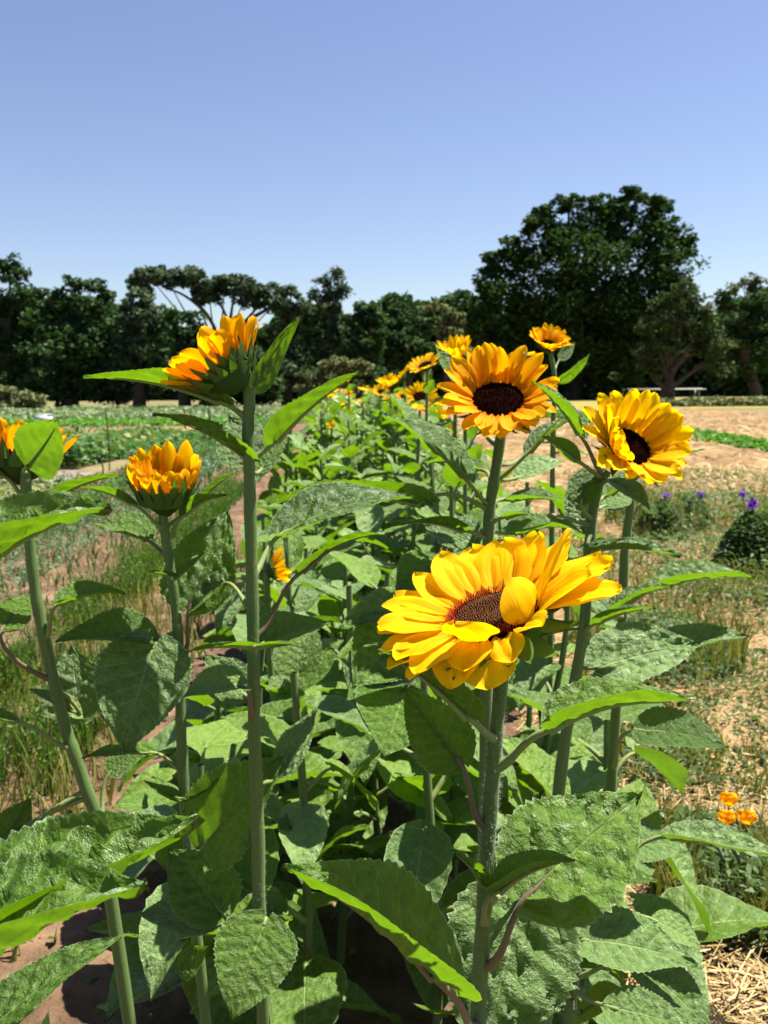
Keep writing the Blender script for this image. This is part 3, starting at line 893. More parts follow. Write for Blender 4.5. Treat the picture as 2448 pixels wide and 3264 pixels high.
def weed_patch(name, label, cx, cy, rx, ry, n, h, size, mat, seed, mat2=None, bl=0):
    rng = np.random.default_rng(seed)
    a = rng.random(n) * 6.283; r = np.sqrt(rng.random(n))
    p = np.column_stack([cx + rx * r * np.cos(a), cy + ry * r * np.sin(a), .01 + h * rng.random(n) * (1 - .6 * r ** 2)])
    parts = [(scatter_leaves(p, size, .4, .3, seed), 0)]
    q = p[: max(20, n // 4)].copy(); q[:, 2] = .01
    parts.append((blades(q, h * 1.1, size * .22, .5, seed), 1 if mat2 else 0))
    return stuff(name, label, 'weeds', parts, [mat] + ([mat2] if mat2 else []))
PG = ground(2300, 2560)
for i, (px, py, rx, ry, n, h, mt, lab) in enumerate([
        (2290, 2180, .55, .45, 1800, .08, 'weed', 'low green weeds in the straw right of the big leaves'),
        (2330, 2930, .17, .16, 2600, .16, 'weed', 'ferny grey green poppy foliage at the lower right edge'),
        (2230, 2740, .20, .16, 1800, .10, 'weed', 'dark little weeds below the orange poppies'),
        (2060, 2400, .22, .3, 1200, .09, 'weed', 'small weeds close to the right side leaves'),
        (2150, 1830, 1.0, 1.0, 3200, .20, 'weed', 'yellow green weeds behind the right side leaves'),
        (2290, 1680, .9, 1.0, 3500, .30, 'weed', 'flowering weeds around the purple flowers'),
        (2380, 2350, .40, .30, 1500, .07, 'weed', 'thin weeds spreading through the straw at the right edge'),
        (2420, 1950, .60, .60, 1500, .12, 'weed', 'loose weeds below the bushy purple plant'),
        (2080, 2080, .35, .5, 3000, .16, 'weed', 'shaded weeds under the folded right side leaves'),
        (2200, 2480, .30, .20, 1000, .07, 'weed', 'low weeds left of the orange poppies'),
        (2280, 1560, 1.6, 2.0, 1800, .12, 'weed', 'scattered weeds at the near edge of the straw field')]):
    c = ground(px, py)
    weed_patch('weeds', lab, c.x, c.y, rx, ry, n, h, .02 + .004 * c.y, M[mt], 60 + i, M['weed_yellow'])
crop('vegetable_row', 'bright green vegetable row across the straw field', 6.9, 7.8, 9, 40, 11000, .28, .10, M['crop_bright'], 35)
plot('scrub', 'dark green scrub along the edge of the dry grass under the trees', [(14, 46), (34, 46), (34, 49), (14, 49)], 6000, .5, .3, M['tree_c'], 46)
#PART3
# ------------------------------------------------------------------ trees
def crown_mesh(name, blobs, Y, leaf, dens, mat, seed, depth=.8, up=.35):
    """blobs: (px, py, rx, ry) in native pixels at distance Y"""
    rng = np.random.default_rng(seed)
    m = Mesh()
    k = Y / FPX
    for (px, py, rx, ry) in blobs:
        c = at(px, py, Y)
        rad = np.array([rx * k, max(rx * depth, ry * .7) * k, ry * k])
        c = np.array(c) + np.array([0, rng.uniform(-.35, .35) * rad[1], 0])
        vol = rad[0] * rad[2]
        nc = max(14, int(vol * 6.0))
        d = rng.normal(size=(nc, 3)); d /= np.linalg.norm(d, axis=1)[:, None]
        rr = rng.uniform(.2, .92, nc) ** .6
        cc = c + d * rr[:, None] * rad
        cr = (rng.uniform(.26, .50, nc) * (rad[0] * rad[2]) ** .5).clip(.3, 2.0)
        n = int(dens * 13 * vol / (leaf * leaf))
        pick = rng.integers(0, nc, n)
        g = rng.normal(size=(n, 3)); g /= np.linalg.norm(g, axis=1)[:, None]
        g *= (rng.random(n) ** .45)[:, None]
        p = cc[pick] + g * cr[pick][:, None] * np.array([1.1, 1.1, .75])
        tint = np.clip(rng.random(nc)[pick] * .6 + rng.random(n) * .4, 0, 1)
        m.add(*scatter_leaves(p, leaf, .62, up, seed + int(px), tint))
    return m.mesh(name, mat, smooth=False)

def tree(name, label, base, blobs, Y, leaf, dens, mat, seed, limbs=(), tr=.25, group=None, cat='tree', depth=.8):
    """base: px of the trunk foot; limbs: list of polylines in native px"""
    b = at(base[0], base[1], Y); b.z = 0
    o = empty(name, b)
    WM[o.name] = Matrix.Translation(b)
    tag(o, label, cat, group)
    rng = random.Random(seed)
    c = link('crown', crown_mesh('crown', blobs, Y, leaf, dens, M[mat], seed, depth))
    put(c, o, Matrix.Identity(4))
    top = at(blobs[0][0], blobs[0][1], Y)
    m = Mesh()
    mid = at(*(limbs[0][0] if limbs else (base[0] * .4 + blobs[0][0] * .6, base[1] * .35 + blobs[0][1] * .65)), Y)
    m.add(*tube(smooth_path([b - Vector((0, 0, .2)), b.lerp(mid, .35) + Vector((rng.uniform(-.1, .1), 0, 0)), b.lerp(mid, .7) + Vector((rng.uniform(-.15, .15), 0, 0)), mid], 4), [tr * (1.3 - .6 * i / 12) for i in range(13)], 9))
    for k_, bl in enumerate(blobs[:9]):
        e = at(bl[0], bl[1], Y); e.y += rng.uniform(-.8, .8)
        s = b.lerp(mid, rng.uniform(.6, .98))
        m.add(*tube(bezier(s, s.lerp(e, .3) + Vector((0, 0, .5)), s.lerp(e, .7), e, 6), [tr * (.34 - .045 * i) for i in range(7)], 6))
    for pl in limbs:
        pts = [at(p[0], p[1], Y + rng.uniform(-.3, .3)) for p in pl]
        sp_ = smooth_path(pts, 4)
        m.add(*tube(sp_, [tr * (.5 - .36 * i / len(sp_)) for i in range(len(sp_))], 6))
    t = link('trunk', m.mesh('trunk', M['bark']))
    put(t, o, Matrix.Identity(4))
    return o

def Zb(z, L): return [(*nat(z, (b[0], b[1])), b[2] / ZOOM[z][2], b[3] / ZOOM[z][2]) for b in L]
def Zp(z, L): return [nat(z, p) for p in L]
TG = 'trees of the far tree line'
tree('tree', 'tallest dark tree cut by the left edge of the photo', nat('z1', (40, 830)),
     Zb('z1', [(25, 210, 75, 60), (95, 240, 35, 30), (70, 330, 90, 70), (50, 450, 130, 110), (60, 590, 140, 130), (40, 720, 120, 110)]), 52, .34, 5, 'tree_a', 101, tr=.35, group=TG)
tree('tree', 'broad rounded tree between the left edge tree and the umbrella shaped tree', nat('z1', (310, 830)),
     Zb('z1', [(320, 290, 45, 45), (395, 290, 55, 40), (455, 320, 45, 45), (230, 350, 80, 60), (340, 380, 130, 70), (250, 470, 140, 110), (400, 470, 120, 110), (330, 600, 170, 140), (230, 700, 130, 110), (430, 720, 120, 110)]), 50, .34, 5, 'tree_a', 102, tr=.35, group=TG)
tree('umbrella_tree', 'flat topped umbrella tree with sky showing between its bare limbs', nat('z1', (930, 820)),
     Zb('z1', [(650, 255, 95, 52), (720, 240, 70, 42), (600, 290, 60, 55), (820, 255, 70, 42), (890, 275, 110, 55), (980, 280, 80, 54), (1060, 300, 90, 52), (1140, 325, 85, 55), (1200, 355, 70, 55), (760, 265, 70, 38), (880, 330, 60, 32), (1080, 350, 60, 32), (930, 340, 40, 26)]),
     54, .30, 8, 'tree_b', 103, limbs=[Zp('z1', [(950, 620), (985, 480), (960, 380), (880, 300)]), Zp('z1', [(985, 480), (1000, 400), (1010, 320)]), Zp('z1', [(965, 560), (900, 420), (800, 330), (700, 290)]),
     Zp('z1', [(970, 540), (1060, 440), (1110, 380), (1150, 330)]), Zp('z1', [(900, 420), (840, 340), (820, 280)]), Zp('z1', [(1060, 440), (1150, 390), (1200, 360)])], tr=.28, group=TG, depth=1.1)
tree('tree', 'bushy tree filling the left foot of the umbrella tree', nat('z1', (600, 830)),
     Zb('z1', [(600, 350, 75, 60), (560, 420, 70, 70), (640, 440, 90, 80), (600, 560, 120, 110), (560, 700, 120, 110), (680, 690, 110, 110)]), 49, .33, 5, 'tree_b', 104, tr=.3, group=TG)
tree('tree', 'lower yellowish green tree below the umbrella canopy', nat('z1', (800, 830)),
     Zb('z1', [(740, 410, 55, 35), (830, 420, 50, 30), (790, 480, 90, 60), (850, 520, 80, 70), (760, 600, 110, 100), (850, 690, 120, 110)]), 47, .32, 5, 'tree_a', 105, tr=.28, group=TG)
tree('tree', 'dark tree directly behind the tall left sunflower', nat('z1', (1080, 830)),
     Zb('z1', [(1020, 600, 110, 60), (1000, 660, 130, 90), (1120, 640, 100, 100), (950, 740, 130, 80), (1100, 750, 130, 80)]), 46, .32, 5, 'tree_a', 106, tr=.3, group=TG)
tree('tree', 'dark tree at the right end of the umbrella canopy', nat('z1', (1240, 830)),
     Zb('z1', [(1250, 320, 60, 40), (1230, 390, 75, 55), (1290, 380, 50, 50), (1215, 480, 45, 70), (1250, 580, 90, 80), (1230, 680, 110, 90)]), 52, .32, 4.5, 'tree_b', 107, tr=.3, group=TG)
tree('tree', 'thin airy tree rising above the tree line middle', nat('z1', (1420, 830)),
     Zb('z1', [(1455, 240, 40, 28), (1400, 270, 50, 28), (1490, 300, 38, 34), (1390, 330, 60, 40), (1440, 340, 55, 45), (1420, 390, 75, 30), (1450, 480, 50, 60), (1420, 560, 80, 70)]), 53, .28, 5.0, 'tree_b', 108, tr=.22, group=TG)
tree('tree', 'rounded tree right of the airy tree', nat('z1', (1570, 830)),
     Zb('z1', [(1570, 390, 70, 40), (1610, 430, 60, 50), (1540, 460, 70, 60), (1590, 540, 110, 80), (1530, 620, 120, 90), (1600, 680, 120, 90), (1450, 680, 120, 90)]), 51, .32, 5, 'tree_a', 109, tr=.3, group=TG)
tree('tree', 'tree standing left of the big oak', nat('z2', (90, 960)),
     Zb('z2', [(100, 670, 75, 45), (40, 720, 90, 60), (160, 710, 80, 55), (100, 790, 140, 80), (60, 880, 150, 90), (210, 840, 100, 90)]), 55, .34, 5, 'tree_a', 110, tr=.3, group=TG)
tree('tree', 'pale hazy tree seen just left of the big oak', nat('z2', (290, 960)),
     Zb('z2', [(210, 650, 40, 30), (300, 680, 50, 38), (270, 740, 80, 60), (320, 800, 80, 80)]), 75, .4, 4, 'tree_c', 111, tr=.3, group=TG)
tree('big_oak_tree', 'huge dark round crowned oak on the right', nat('z2', (800, 1080)),
     Zb('z2', [(800, 205, 70, 45), (720, 240, 85, 55), (930, 195, 60, 40), (1060, 180, 85, 45), (1130, 220, 100, 60), (1210, 260, 65, 55), (980, 240, 130, 70), (860, 290, 150, 80), (1300, 390, 65, 65), (1250, 350, 80, 60), (700, 330, 130, 80), (1080, 340, 190, 100),
                (560, 400, 90, 60), (470, 450, 75, 60), (440, 540, 60, 70), (600, 480, 140, 100), (850, 460, 220, 130), (1150, 470, 190, 120), (430, 640, 55, 70), (520, 640, 130, 120), (760, 660, 230, 150), (1020, 660, 220, 150), (1230, 600, 110, 110), (430, 780, 70, 90),
                (560, 810, 150, 110), (800, 860, 220, 140), (1010, 850, 160, 130), (560, 950, 180, 90), (820, 1000, 200, 80)]), 70, .40, 5, 'tree_oak', 112, tr=.9)
tree('orchard_tree', 'smaller loose crowned tree in front of the oak beside the white bench', nat('z2', (1228, 1062)),
     Zb('z2', [(1290, 570, 70, 50), (1210, 650, 80, 60), (1330, 640, 90, 65), (1140, 730, 60, 40), (1250, 730, 110, 60), (1370, 730, 100, 70), (1110, 840, 60, 40), (1200, 820, 80, 50), (1320, 820, 110, 55), (1430, 820, 100, 60), (1120, 900, 40, 34), (1170, 925, 50, 40), (1480, 920, 55, 30), (1400, 900, 50, 30), (1000, 950, 25, 18)]),
     60, .30, 3.2, 'tree_d', 113, limbs=[Zp('z2', [(1228, 960), (1235, 880), (1270, 780), (1290, 680)]), Zp('z2', [(1222, 1010), (1170, 960), (1130, 900)]), Zp('z2', [(1240, 1000), (1330, 930), (1430, 870)]), Zp('z2', [(1235, 930), (1310, 860), (1400, 790)])], tr=.42)
tree('tree', 'green tree cut by the right edge of the photo', nat('z2', (1620, 1010)),
     Zb('z2', [(1470, 610, 50, 40), (1530, 640, 80, 50), (1620, 630, 80, 50), (1560, 720, 110, 80), (1650, 740, 90, 90), (1500, 800, 90, 80), (1620, 850, 110, 90), (1520, 930, 100, 60)]), 66, .36, 4.5, 'tree_a', 114, tr=.35)
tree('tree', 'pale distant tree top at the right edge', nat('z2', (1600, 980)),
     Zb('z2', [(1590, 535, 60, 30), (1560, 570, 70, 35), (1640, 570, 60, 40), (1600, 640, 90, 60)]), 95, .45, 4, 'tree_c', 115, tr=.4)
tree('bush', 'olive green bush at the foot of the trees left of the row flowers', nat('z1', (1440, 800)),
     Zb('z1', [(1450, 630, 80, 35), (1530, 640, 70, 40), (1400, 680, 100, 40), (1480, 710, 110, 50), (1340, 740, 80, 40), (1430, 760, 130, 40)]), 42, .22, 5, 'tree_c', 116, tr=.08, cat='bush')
tree('bush', 'olive green bush by the left edge below the trees', nat('z1', (50, 850)),
     Zb('z1', [(30, 760, 80, 35), (110, 780, 70, 35), (60, 810, 130, 35), (10, 800, 60, 40)]), 44, .22, 5, 'tree_c', 117, tr=.08, cat='bush')
# the shaded wood behind, one mass
rng_ = np.random.default_rng(130)
n_ = 55000
wx = rng_.uniform(-48, 55, n_)
wy = rng_.uniform(84, 92, n_)
wz = rng_.random(n_) * (9.0 + .7 * np.sin(wx * .35) + .6 * np.sin(wx * .9 + 1) - 4.2 * np.exp(-((wx + 15.5) / 5) ** 4))
stuff('far_wood', 'dark wood behind the tree line, one shaded mass', 'wood', [(scatter_leaves(np.column_stack([wx, wy, wz]), .95, .7, .2, 131), 0)], [M['tree_a']])

# ------------------------------------------------------------------ things in the field
def box(m, c, s, rot=0, mi=0, bev=.0):
    x, y, z = s[0] / 2, s[1] / 2, s[2] / 2
    V = np.array([(-x, -y, -z), (x, -y, -z), (x, y, -z), (-x, y, -z), (-x, -y, z), (x, -y, z), (x, y, z), (-x, y, z)])
    ca, sa = math.cos(rot), math.sin(rot)
    V = np.column_stack([V[:, 0] * ca - V[:, 1] * sa, V[:, 0] * sa + V[:, 1] * ca, V[:, 2]]) + np.array(c)
    m.add(V, [(3, 2, 1, 0), (4, 5, 6, 7), (0, 1, 5, 4), (1, 2, 6, 5), (2, 3, 7, 6), (3, 0, 4, 7)], None, mi)
    return m
bx0 = at(1962, 1240, 78); bx1 = at(2240, 1240, 78)
bench = empty('trestle_bench', Vector(((bx0.x + bx1.x) / 2, 78, 0)))
WM[bench.name] = Matrix.Translation(bench.location)
tag(bench, 'long low whitish plank trestle bench behind the smaller tree', 'bench')
ln = bx1.x - bx0.x
for i in range(4):
    o = link('plank', box(Mesh(), (0.1 * (i % 2), -.6 + i * .4, .72 + .02 * i), (ln, .36, .07), .01 * (i - 1.5)).mesh('plank', M['board'], False))
    put(o, bench, WM[bench.name])
for i in range(4):
    for sgn in (-1, 1):
        o = link('leg', box(Mesh(), (-ln / 2 + .5 + i * (ln - 1) / 3, sgn * .5, .33), (.12, .12, .68)).mesh('leg', M['board'], False))
        put(o, bench, WM[bench.name])
wb = at(140, 1356, 29)
o_ = empty('white_crate', Vector((wb.x, 29, 0))); WM[o_.name] = Matrix.Translation(o_.location)
tag(o_, 'small white crate lying in the far field at left', 'crate')
for nm, c, s in (('side', (0, -.19, .16), (.46, .02, .3)), ('side', (0, .19, .16), (.46, .02, .3)), ('end', (-.22, 0, .16), (.02, .36, .3)), ('end', (.22, 0, .16), (.02, .36, .3)), ('lid', (0, 0, .325), (.5, .42, .025))):
    put(link(nm, box(Mesh(), c, s).mesh(nm, M['white'], False)), o_, WM[o_.name])
for i, (z, a, b, Y, lab) in enumerate([
        ('z9', (1125, 500), (1155, 1115), 12.6, 'tall thin brown stake in the flower plot above the bud'),
        ('z9', (1078, 1030), (1080, 1210), 11.4, 'short dark stake by the grey soil mound'),
        ('z1', (905, 815), (912, 965), 19, 'brown stake seen through the leaves below the tall sunflower head'),
        ('z1', (797, 815), (800, 860), 24, 'short far stake left of the tall stem'),
        ('z9', (300, 540), (298, 690), 31, 'far dark stake by the left edge, nearest the olive bush'),
        ('z9', (420, 545), (422, 650), 31, 'far dark stake just left of the white crate'),
        ('z9', (520, 545), (522, 650), 31, 'far dark stake just right of the white crate')]):
    t = atz(z, a, Y)
    rr = .011 if Y < 15 else .028
    ob = link('stake', Mesh().add(*tube([(t.x * .0 + 0, 0, -.05), (.01, 0, t.z * .5), (-.012, .0, t.z - .02), (-.012, 0, t.z)], [rr, rr, rr * .9, rr * .3], 6)).mesh('stake', M['post']))
    ob.location = (t.x, Y, 0)
    tag(ob, lab, 'stake', 'stakes in the field')

# ------------------------------------------------------------------ the hero sunflower
A = Plant('sunflower', 'large open sunflower nearest the camera with petals curling over its disk',
          [('n', (1612, 2085)), ('n', (1600, 2150)), ('n', (1582, 2330)), ('n', (1568, 2500)), ('n', (1551, 2743)), ('n', (1535, 3014)), ('n', (1522, 3264))], .60, .0056)
RA = .0315
pet = [  # phi, length, width (in disk radii), elevation at base -> tip, layer, options
    (92, 1.50, .92, 46, 30, 0, {}), (72, 1.45, 1.05, 50, 36, 0, {'twist': -8}), (112, 1.50, .80, 50, 44, 0, {'twist': 8}), (131, 1.45, .74, 40, 40, 0, {'twist': 14}),
    (52, 1.60, .84, 48, 34, 0, {'twist': -14}), (34, 1.70, .74, 44, 28, 0, {'twist': -14}), (147, 1.50, .70, 40, 18, 0, {'twist': 10}), (161, 1.55, .70, 30, 6, 0, {}),
    (175, 1.50, .68, 22, -6, 0, {}), (188, 1.55, .66, 14, -14, 1, {}), (168, 1.60, .66, 8, -4, 1, {'twist': 14}), (202, 1.35, .70, 18, -18, 0, {}), (217, 1.30, .74, 12, -24, 0, {'twist': -6}), (209, 1.30, .70, 0, -30, 1, {'twist': 10}),
    (18, 1.78, .68, 40, 8, 0, {'twist': -16}), (4, 1.80, .66, 26, -2, 0, {}), (-10, 1.72, .68, 18, -10, 1, {}),
    (-4, 1.75, .86, 66, 40, 0, {'twist': -16, 'side': .12}), (-20, 1.35, .84, 44, 6, 0, {'side': .2}),
    (-2, 1.70, .66, 8, -16, 1, {'twist': 10}), (12, 1.75, .66, 14, -6, 1, {}), (196, 1.5, .66, 6, -24, 1, {}), (181, 1.5, .62, 30, 4, 0, {'twist': -14}),
    (82, 1.6, .8, 34, 24, 1, {}), (61, 1.6, .8, 34, 22, 1, {}), (102, 1.5, .8, 34, 28, 1, {}), (122, 1.5, .7, 30, 26, 1, {}), (140, 1.5, .68, 24, 6, 1, {}), (26, 1.7, .7, 24, 6, 1, {}), (43, 1.65, .7, 30, 14, 1, {}),
    (-44, 1.08, .95, 80, 140, 0, {'side': .10, 'channel': .16, 'pleat': .02}), (-58, .80, .60, 48, -10, 0, {'twist': 14}),
    (250, 1.10, .86, 34, 76, 0, {'side': -.25, 'channel': .16}), (233, 1.18, .90, -8, -52, 1, {'twist': 8}), (256, 1.12, .92, -12, -60, 1, {'twist': -8}), (275, .85, .6, 10, -45, 0, {'twist': 25}), (244, 1.0, .74, 12, -38, 0, {}),
]
cA = at(1572, 1962, .575)
hdA, HA = build_head(A, cA, (-.28, .90, .33), RA, [(p[0], p[1] * (.9 if p[0] > 225 else 1), p[2] * 1.28, p[3] - (15 if 15 < p[0] < 150 else 0), p[4] - (15 if 15 < p[0] < 150 else 0)) + tuple(p[5:]) for p in pet], depth=.020, pmat='petal', bracts=20, bl=(.8, 1.15), be=(-25, 15), disk='hero', dome=.16, seed=3, bw=.5, stemr=.0065, nr=20, nc=11, bz=-.3)
stem_hairs(A, 7000, .0028, .55, 1.02, 5)
Lf = A.leaf
# right: folded leaf on a pale petiole, big quilted leaf, small one crossing the stem
Lf('z7', (5, 790), (262, 570), (1082, 393), wr=.50, n=(-.05, 1, .18), fold=34, droop=26, dyb=-.02, dyt=-.02, quilt=.012, lobe=.05, bend=(.7, -25), pr=.0032, label='folded leaf with pale underside')
Lf('z6', (1420, 1665), (1640, 1190), (2318 - 845, 760) if False else (2295, 622), wr=.80, n=(-.30, .62, .72), fold=14, droop=12, dyb=-.02, dyt=.035, quilt=.030, red=True, lobe=.16, curl2=-25, pr=.0030)
Lf('z6', (1385, 1370), (1455, 1175), (1905, 1000), wr=.62, n=(.0, 1, .2), fold=30, droop=20, dyb=-.035, dyt=-.05, quilt=.012, pr=.0028)
Lf('z6', (1385, 1330), (1368, 1140), (1160, 935), wr=.66, n=(.1, 1, .05), fold=18, droop=18, dyb=-.03, dyt=-.035, quilt=.012, pr=.002)
# left: big shadowed leaf, one below the head seen from underneath, one hanging behind it
Lf('z6', (1320, 1990), (1080, 1690), (185, 1032), wr=.66, n=(.18, 1, .46), fold=44, fold2=24, droop=14, dyb=-.07, dyt=-.09, quilt=.018, lobe=.22, red=True, pr=.0032)
Lf('z8', (1430, 1930), (1275, 1815), (748, 1418), wr=.62, n=(.15, 1, -.30), fold=20, droop=10, dyb=-.03, dyt=-.04, quilt=.010, pr=.0030)
Lf('z6', (1335, 780), (1222, 412), (900, -20), wr=.72, n=(-.45, .5, .8), fold=16, droop=10, dyb=-.005, dyt=.02, quilt=.012, red=True, pr=.0026)
Lf('n', (1546, 2905), (1655, 2880), (1520, 3420), wr=.86, n=(.1, .55, .85), fold=8, droop=14, dyb=.05, dyt=.0, quilt=.032, mat='leaf_low', lobe=.2)
# leaf like bracts under the head, right
Lf('z3', (860, 800), (890, 800), (1235, 675), wr=.40, n=(.0, .8, -.4), fold=20, droop=24, dyb=-.01, dyt=-.03, quilt=.008, pr=.0016)
Lf('z3', (700, 860), (640, 870), (92, 766), wr=.34, n=(.0, 1, .1), fold=20, droop=16, dyb=.0, dyt=.0, quilt=.006, pr=.0014)

# ------------------------------------------------------------------ bud plant
B = Plant('sunflower', 'half open sunflower bud with upright petals in a green cup on the left',
          [('z4', (962, 560)), ('z4', (958, 640)), ('z4', (978, 800)), ('z4', (1010, 1000)), ('z4', (1040, 1250)), ('z4', (1055, 1500)), ('z4', (1062, 1800)), ('z5', (962, 300)), ('z5', (978, 600)), ('z5', (1005, 900)), ('z5', (1040, 1300)), ('z5', (1090, 1765))], .95, .0060)
bp = []
rb = random.Random(4)
for i in range(12):
    ph_ = i * 30 + rb.uniform(-6, 6)
    front = .5 - .5 * math.sin(R(ph_))          # the petals on the near side are shorter and let one look in
    bp.append((ph_, rb.uniform(1.35, 1.75) * (1 - .42 * front), rb.uniform(.60, .76), 70 + rb.uniform(-8, 8), 86 + rb.uniform(-12, 12), 0, {'twist': rb.uniform(-14, 14), 'channel': .2}))
    bp.append((ph_ + 15, rb.uniform(1.0, 1.45) * (1 - .35 * front), rb.uniform(.50, .66), 62 + rb.uniform(-8, 8), 84 + rb.uniform(-14, 14), 1, {'twist': rb.uniform(-14, 14), 'channel': .2}))
build_head(B, atz('z4', (965, 470), .95), (.03, .96, .28), .0295, bp, depth=.031, pmat='petal_orange', bracts=36, bl=(.65, 1.15), be=(50, 76), disk='small', dome=.1, seed=8, bw=.40, stemr=.0062, bz=-.25)
stem_hairs(B, 3500, .0020, .55, 1.08, 6)
B.lowtilt = True
Lf = B.leaf
Lf('z4', (955, 715), (775, 565), (472, 466), wr=.42, fold=30, droop=16, dyb=-.02, dyt=-.03, n=(0, 1, .05), pr=.002)
Lf('z4', (1012, 770), (1085, 628), (1332, 514), wr=.42, fold=30, droop=20, dyb=.0, dyt=-.02, n=(0, 1, .0), pr=.002)
Lf('z4', (1000, 700), (1150, 560), (1400, 368), wr=.42, fold=28, droop=10, dyb=.03, dyt=.05, n=(-.3, 1, .3), pr=.002)
Lf('z4', (1072, 1480), (1112, 1172), (1345, 592), wr=.68, n=(-.28, .45, .85), fold=10, droop=8, dyb=.0, dyt=.05, quilt=.022, red=True, lobe=.08)
Lf('z4', (1015, 1010), (1040, 990), (1200, 848), wr=.40, n=(0, 1, .1), fold=24, droop=-8, dyb=-.03, dyt=-.03, pr=.0014)
Lf('z4', (1010, 1010), (1030, 992), (872, 960), wr=.40, n=(0, 1, .05), fold=20, droop=6, dyb=-.03, dyt=-.03, pr=.0014)
Lf('z4', (945, 900), (852, 772), (555, 690), wr=.66, n=(.05, 1, .35), fold=20, droop=22, dyb=.02, dyt=.05, red=True)
Lf('z4', (1035, 1330), (880, 1360), (325, 1375), wr=.62, n=(.0, 1, .42), fold=18, droop=20, dyb=.0, dyt=-.03, quilt=.010)
Lf('z4', (1050, 1560), (905, 1395), (730, 2030), wr=.80, n=(-.05, .30, .95), fold=8, droop=16, dyb=-.02, dyt=-.07, quilt=.014, mat='leaf_low', lobe=.14)
Lf('z5', (1035, 1000), (1092, 802), (1505, 345), wr=.66, n=(.25, .75, .55), fold=10, droop=10, dyb=-.02, dyt=-.04, quilt=.008)
Lf('z5', (955, 570), (945, 570), (760, 478), wr=.42, n=(0, 1, .25), fold=10, droop=-14, dyb=-.01, dyt=-.02, pr=.0014)
Lf('z5', (960, 570), (975, 572), (1158, 470), wr=.42, n=(0, 1, .25), fold=10, droop=-14, dyb=-.01, dyt=-.02, pr=.0014)
Lf('z5', (930, 420), (800, 330), (430, 360), wr=.40, n=(0, 1, .1), fold=14, droop=12, dyb=.0, dyt=-.02)
Lf('z5', (1020, 1460), (960, 1480), (1100, 1355), wr=.6, n=(-.2, .6, .5), fold=12, droop=-10, dyb=-.01, dyt=-.02)

# ------------------------------------------------------------------ tall plant left of the middle
C = Plant('sunflower', 'tallest sunflower on the left, its head tilted away to the left against the trees',
          [('zd', (985, 640)), ('zd', (1010, 760)), ('z1', (1078, 800)), ('z4', (1458, 60)), ('z4', (1468, 500)), ('z4', (1480, 1000)), ('z4', (1490, 1500)), ('z4', (1494, 1950)), ('z5', (1350, 350)), ('z5', (1362, 700)), ('z5', (1372, 1200)), ('z5', (1395, 1765))], .88, .0066)
cp = ring_petals(13, (1.15, 1.5), (.7, .9), 58, 44, 12)
build_head(C, atz('zd', (800, 680), .87), (-.52, .78, -.05), .0275, cp, depth=.026, pmat='petal_orange', bracts=34, bl=(.55, 1.0), be=(20, 70), disk='dark', seed=12, bw=.30, stemr=.0065)
stem_hairs(C, 3500, .0022, .55, 1.22, 7)
C.lowtilt = True
Lf = C.leaf
Lf('zd', (1020, 1010), (1082, 885), (1530, 175), wr=.42, n=(.75, -.50, .45), fold=14, droop=-10, dyb=.0, dyt=.01, quilt=.012, lobe=.06, pr=.0034)
Lf('zd', (975, 1190), (760, 1000), (-560, 770), wr=.36, n=(0, 1, .10), fold=30, droop=14, dyb=.0, dyt=-.02, quilt=.010, pr=.003)
Lf('z1', (1095, 1055), (1195, 955), (1557, 658), wr=.46, n=(-.35, 1, .25), fold=34, droop=10, dyb=.0, dyt=-.02, quilt=.016, pr=.003)
Lf('z1', (1080, 1050), (1070, 1035), (658, 838), wr=.44, n=(.2, 1, .22), fold=34, droop=14, dyb=.0, dyt=-.01, quilt=.014, pr=.002)
Lf('z1', (1090, 1060), (1085, 1035), (990, 850), wr=.92, n=(-.1, .4, .9), fold=8, droop=6, dyb=.05, dyt=.09, quilt=.012, mat='leaf_low')
Lf('z1', (1095, 1075), (1130, 1080), (1235, 930), wr=.60, n=(-.3, .4, .8), fold=14, droop=8, dyb=.03, dyt=.06, quilt=.012)
Lf('z8', (30, 965), (205, 728), (960, 535), wr=.42, n=(.0, 1, .45), fold=16, droop=22, dyb=.05, dyt=.12, quilt=.016, pr=.003)
Lf('z8', (45, 1370), (305, 962), (785, 738), wr=.46, n=(-.25, .8, -.1), fold=16, droop=24, dyb=.02, dyt=.04, quilt=.010, red=True, pr=.0026)
Lf('z8', (35, 1400), (70, 1385), (460, 1265), wr=.72, n=(-.1, 1, .5), fold=10, droop=16, dyb=.0, dyt=.04, quilt=.010)
Lf('z4', (1490, 1410), (1470, 1400), (1085, 1440), wr=.62, n=(.1, 1, -.15), fold=12, droop=14, dyb=-.03, dyt=-.04, quilt=.010)
Lf('z4', (1500, 1420), (1520, 1400), (1760, 1395), wr=.50, n=(0, 1, -.1), fold=14, droop=14, dyb=-.02, dyt=-.02, quilt=.010)
Lf('z4', (1455, 1830), (1420, 1640), (1072, 1705), wr=.80, n=(.1, 1, .35), fold=20, droop=20, dyb=-.02, dyt=-.05, quilt=.014, mat='leaf_low', red=True)
Lf('z4', (1440, 1210), (1310, 1040), (1130, 1210), wr=.62, n=(0, .8, .6), fold=10, droop=14, dyb=.05, dyt=.09, mat='leaf_low')
Lf('z5', (1365, 1290), (1172, 1172), (890, 840), wr=.72, n=(.25, .6, .7), fold=14, droop=10, dyb=.01, dyt=.06, quilt=.020)
Lf('z5', (1368, 1330), (1160, 1195), (735, 1190), wr=.60, n=(.0, 1, .5), fold=8, droop=18, dyb=.02, dyt=.03, mat='leaf_low')
Lf('z5', (1385, 1300), (1400, 1225), (1225, 1745), wr=.80, n=(.05, .4, .9), fold=6, droop=14, dyb=-.03, dyt=-.08, quilt=.010)
